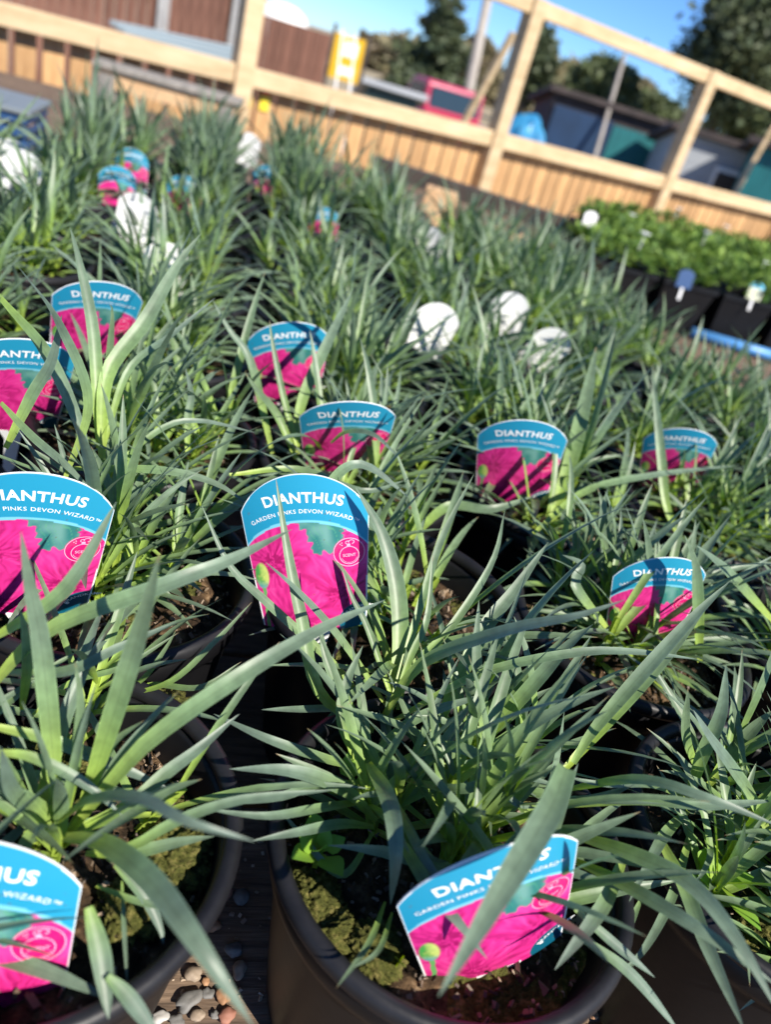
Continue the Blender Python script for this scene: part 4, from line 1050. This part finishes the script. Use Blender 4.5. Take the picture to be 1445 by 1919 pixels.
def tree(name, u, vtop, vbot, wpx, dep, shape, m, lab, cat_, seed, n=7000, clumps=50, size=None, group=None):
    base = atd(u - .29 * 0, vbot, dep); top = atd(u, vtop, dep)
    # place upright: base below the crown's foot in the world
    x, y = (base.x + top.x) / 2, (base.y + top.y) / 2
    zt, zb = top.z, base.z; g_ = gz(x, y); rx = wpx * dep / FPX / 2
    root = empty(name, (x, y, g_)); tag(root, lab, cat_, group)
    h = zt - g_; zc = (zt + min(zb, zt - 1)) / 2 - g_; rz = (zt - zb) / 2
    tr = MB().tube((0, 0, -.3), (rx * .04, 0, h * .5), h * .025 + .08, h * .015 + .04, 10).tube((rx * .04, 0, h * .5), (0, 0, h * .93), h * .015 + .04, .03, 8)
    for k in range(9):
        aa = k * 2.4; z0 = h * (.3 + .065 * k); tr.tube((0, 0, z0), (math.cos(aa) * rx * .6, math.sin(aa) * rx * .6, z0 + rz * .15), .05 + h * .005, .02, 6)
    tr.build('trunk', M['bark'], root, smooth=True)
    crown('crown', (0, 0, zc), rx, rx, rz, n, size or dep * .0048, m, root, seed, shape, clumps)
BG = 'trees beyond the fence'
tree('conifer', 826, -55, 205, 200, 45, 'cone', M['con'], 'tall ragged conifer standing beside the red pickup', 'tree', 3, 11000, 130, group=BG)
tree('evergreen_tree', 1000, 40, 215, 75, 48, 'round', M['con'], 'dark evergreen seen through the open frame beside the middle post', 'tree', 5, 8000, 45, group=BG)
tree('evergreen_tree', 1130, 100, 240, 130, 46, 'round', M['oak'], 'bushy evergreen with the highest crown above the dark shed', 'tree', 6, 9000, 50, group=BG)
tree('evergreen_tree', 1065, 165, 240, 100, 50, 'round', M['oak'], 'low evergreen between the middle post and the bushy one', 'tree', 7, 7000, 40, group=BG)
tree('evergreen_tree', 1220, 165, 270, 130, 52, 'round', M['oak'], 'olive evergreen behind the far fence post', 'tree', 8, 8000, 45, group=BG)
tree('conifer', 1400, -90, 270, 260, 40, 'round', M['con'], 'huge dark conifer towering over the last fence bay', 'tree', 9, 16000, 80, group=BG)
tree('evergreen_tree', 1440, 140, 320, 220, 42, 'round', M['oak'], 'wide evergreen below the huge conifer', 'tree', 10, 9000, 50, group=BG)
tree('bare_tree', 895, 60, 190, 100, 60, 'round', M['bare'], 'pale budding tree behind the utility pole', 'tree', 12, 3500, 30, group=BG)
tree('bare_tree', 1190, 140, 230, 90, 62, 'round', M['bare'], 'brownish budding tree between the two evergreens', 'tree', 13, 3500, 30, group=BG)
tree('bare_tree', 775, 120, 200, 120, 55, 'round', M['bare'], 'low brownish bush beside the ragged conifer', 'tree', 14, 4000, 30, group=BG)
# distant wooded rise
r = np.random.default_rng(40); n = 16000
t = r.random(n); X = -50 + 130 * t; Hh = 2.6 * (.6 + .4 * np.sin(X * .13 + 1) + .3 * np.sin(X * .37)) + r.normal(0, .3, n)
Y = 85 + r.uniform(-4, 4, n); Z = -1.7 + r.random(n) ** .7 * np.maximum(Hh, .8) * 1.6
P = np.stack([X, Y, Z], -1); U = r.normal(0, 1, (n, 3)) * .35; T = r.normal(0, 1, (n, 3)) * .3
V = np.stack([P - U, P - T, P + U, P + T], 1).reshape(-1, 3); a = np.clip(np.sin(X * .5) * .3 + .5 + r.normal(0, .2, n), 0, 1)
wd = mesh_obj('distant_wood', V, np.arange(4 * n).reshape(n, 4), M['bare'], smooth=False, attr=np.repeat(np.stack([a, a, a, a * 0 + 1], -1), 4, 0))
tag(wd, 'brown and olive wood on the rise behind the yard', 'wood', kind='stuff')

# poles
M['pole'] = noisy('grey_pole_wood', [(0.26, 0.23, 0.20), (0.38, 0.35, 0.31)], 5, .8)
for (u, v, u2, v2, d, w, t) in ((916, -10, 880, 165, 20, .13, 'tall grey utility pole beside the red pickup'), (1172, 102, 1130, 245, 14, .035, 'thin grey pole standing before the dark shed')):
    a = atd(u, v, d); b = atd(u2, v2, d); dd_ = (b - a).normalized(); b = a + dd_ * ((a.z + 1.8) / -dd_.z)
    o = MB().tube(b, a - dd_ * (1.5 if v < 0 else 0), w * 1.1, w, 12).build('utility_pole', M['pole'], smooth=True); tag(o, t, 'pole')

# red pickup
M['red'] = mat('red_car_paint', (0.42, 0.035, 0.085), .3); M['glass'] = mat('dark_window_glass', (0.03, 0.06, 0.09), .08); M['tyre'] = mat('tyre_rubber', (0.02, 0.02, 0.02), .8)
def prism(m, pts, x0, x1):
    n = len(pts); V = [(x0, y, z) for y, z in pts] + [(x1, y, z) for y, z in pts]
    return m.add(V, [tuple(range(n)), tuple(range(2 * n - 1, n - 1, -1))] + [(i, n + i, n + (i + 1) % n, (i + 1) % n) for i in range(n)])
p = atd(850, 163, 17.0); tk = empty('red_pickup', (p.x, p.y, p.z - 1.62)); tk.rotation_euler.z = facing(p) + .42
tag(tk, 'faded red pickup truck parked beyond the timber fence, seen from behind', 'pickup')
prism(MB(), [(-2.3, .45), (2.4, .45), (2.45, .85), (2.3, 1.0), (1.2, 1.05), (-2.3, 1.05)], -.8, .8).build('body', M['red'], tk, bevel=.04)
prism(MB(), [(-.35, 1.05), (1.25, 1.05), (.75, 1.6), (.55, 1.64), (-.15, 1.64), (-.25, 1.6)], -.70, .70).build('cab', M['red'], tk, bevel=.04)
MB().box((0, -.325, 1.34), (1.2, .03, .40)).build('rear_window', M['glass'], tk)
for s_ in (-1, 1): prism(MB(), [(-.1, 1.1), (1.0, 1.1), (.66, 1.52), (-.08, 1.52)], s_ * .705, s_ * .715).build('side_window', M['glass'], tk)
for x in (-.78, .78):
    for y in (-1.5, 1.55):
        w_ = MB().tube((x - .1, y, .36), (x + .1, y, .36), .36, n=24).build('wheel', M['tyre'], tk, smooth=False); MB().tube((x - .11, y, .36), (x + .11, y, .36), .18, n=16).build('rim', M['steel'], w_)
for s_ in (-1, 1): MB().box((s_ * .7, -2.31, .8), (.12, .03, .3)).build('tail_light', mat('tail_lamp_red', (0.4, 0.01, 0.01), .2), tk)
MB().box((0, -2.36, .5), (1.6, .1, .14)).build('bumper', M['steel'], tk)

# sheds and stores
def shed(name, u, v, dep, w, d, h, mw, mr, lab, yaw=0.0, roofdrop=.25, door=None, cat_='shed', over=.15, rt=.09):
    p = atd(u, v, dep); root = empty(name, (p.x, p.y, p.z - h)); root.rotation_euler.z = facing(p) + yaw; tag(root, lab, cat_)
    prism(MB(), [(-d / 2, -.6), (d / 2, -.6), (d / 2, h - roofdrop), (-d / 2, h)], -w / 2, w / 2).build('wall', mw, root)
    m = MB(); m.bar((0, -d / 2 - over, h + rt / 2 + over * roofdrop / d + .003), (0, d / 2 + over, h - roofdrop + rt / 2 - over * roofdrop / d + .003), w + 2 * over, rt); m.build('roof', mr, root)
    return root
M['dteal'] = noisy('teal_sheet', [(0.008, 0.09, 0.10), (0.014, 0.14, 0.15)], 2, .5, .1, stretch=(6, 1, 1)); M['dblue'] = noisy('navy_sheet', [(0.008, 0.025, 0.06), (0.012, 0.04, 0.10)], 2, .5)
M['black'] = noisy('black_felt', [(0.025, 0.020, 0.020), (0.06, 0.045, 0.042)], 4, .85, .3); M['cgrey'] = noisy('grey_cladding', [(0.24, 0.26, 0.29), (0.34, 0.36, 0.38)], 2, .6, stretch=(1, 1, 8))
s1 = shed('dark_shed', 1150, 208, 15, 2.75, 2, 1.6, M['black'], M['black'], 'low black-roofed open shed beyond the fence, between two posts', .25)
MB().box((-.75, -1.03, .76), (1.15, .05, 1.34)).build('navy_panel', M['dblue'], s1); MB().box((.52, -1.04, .78), (1.35, .05, 1.22)).build('teal_panel', M['dteal'], s1)
MB().box((1.0, -1.09, 1.05), (.35, .04, .6)).build('pale_panel', noisy('blue_grey_panel', [(0.08, 0.17, 0.20), (0.12, 0.23, 0.26)], 3, .5), s1)
s2 = shed('grey_shed', 1345, 268, 13, 1.7, 2, 1.4, M['cgrey'], M['black'], 'grey clad shed with a brown roof in the last open frame', .2)
fr = MB().box((.25, -1.03, .78), (.62, .05, .62)).build('window_frame', M['white'], s2); MB().box((.25, -1.06, .76), (.54, .03, .54)).build('pane', mat('brown_dark_pane', (0.05, 0.035, 0.03), .3), fr)
s3 = shed('dark_store', 1470, 290, 12, 1.0, 2, 1.5, M['dteal'], M['black'], 'dark teal store cut by the photo edge', .1)
p = atd(988, 218, 14); bt = empty('blue_tarpaulin', (p.x, p.y, -1.7)); tag(bt, 'crumpled bright blue tarpaulin over a heap beside the middle post', 'tarpaulin')
bm = bmesh.new(); bmesh.ops.create_icosphere(bm, subdivisions=4, radius=1)
for q in bm.verts:
    d = q.co.normalized(); k = .85 + .3 * float(vnoise(np.array(d.x * 3 + 9), np.array(d.y * 3 + d.z * 3 + 9), 4)); q.co = Vector((d.x * .62 * k, d.y * .5 * k, max(-.0, d.z) ** .7 * (p.z - .08 + 1.7) * k if d.z > 0 else 0))
me = bpy.data.meshes.new('sheet'); bm.to_mesh(me); bm.free(); me.materials.append(noisy('blue_tarp', [(0.015, 0.12, 0.30), (0.05, 0.30, 0.50)], 3, .4, .3)); o = bpy.data.objects.new('sheet', me); COL.objects.link(o); o.parent = bt
s4 = shed('low_store', 730, 168, 14, .9, 1.5, 1.2, mat('dark_green_paint', (0.02, 0.05, 0.045), .5), M['cgrey'], 'low dark green store with a pale roof between yellow board and pickup', .1)
for (u, v, c, t) in ((464, 180, (0.5, 0.38, 0.03), 'yellow'), (496, 186, (0.75, 0.6, 0.03), 'yellow and red')):
    p_ = ray(u, v); 
    # stick to the boards' face
    nf = fn; t_ = ((p1 + fn * .0005).dot(nf) - Vector((0, 0, CH)).dot(nf)) / p_.dot(nf); q = Vector((0, 0, CH)) + p_ * t_
    tg = empty('hanging_tag', tuple(q)); tg.rotation_euler.z = fa; tag(tg, 'small %s tag pinned to the fence boards beside the near post' % t, 'tag')
    MB().box((0, -.006, -.02), (.05, .004, .07)).build('card', mat('yellow_card', c, .5), tg)
    MB().box((0, -.006, .035), (.04, .004, .036)).build('top_card', mat('red_card', (0.6, 0.08, 0.05), .5) if 'red' in t else M['white'], tg)
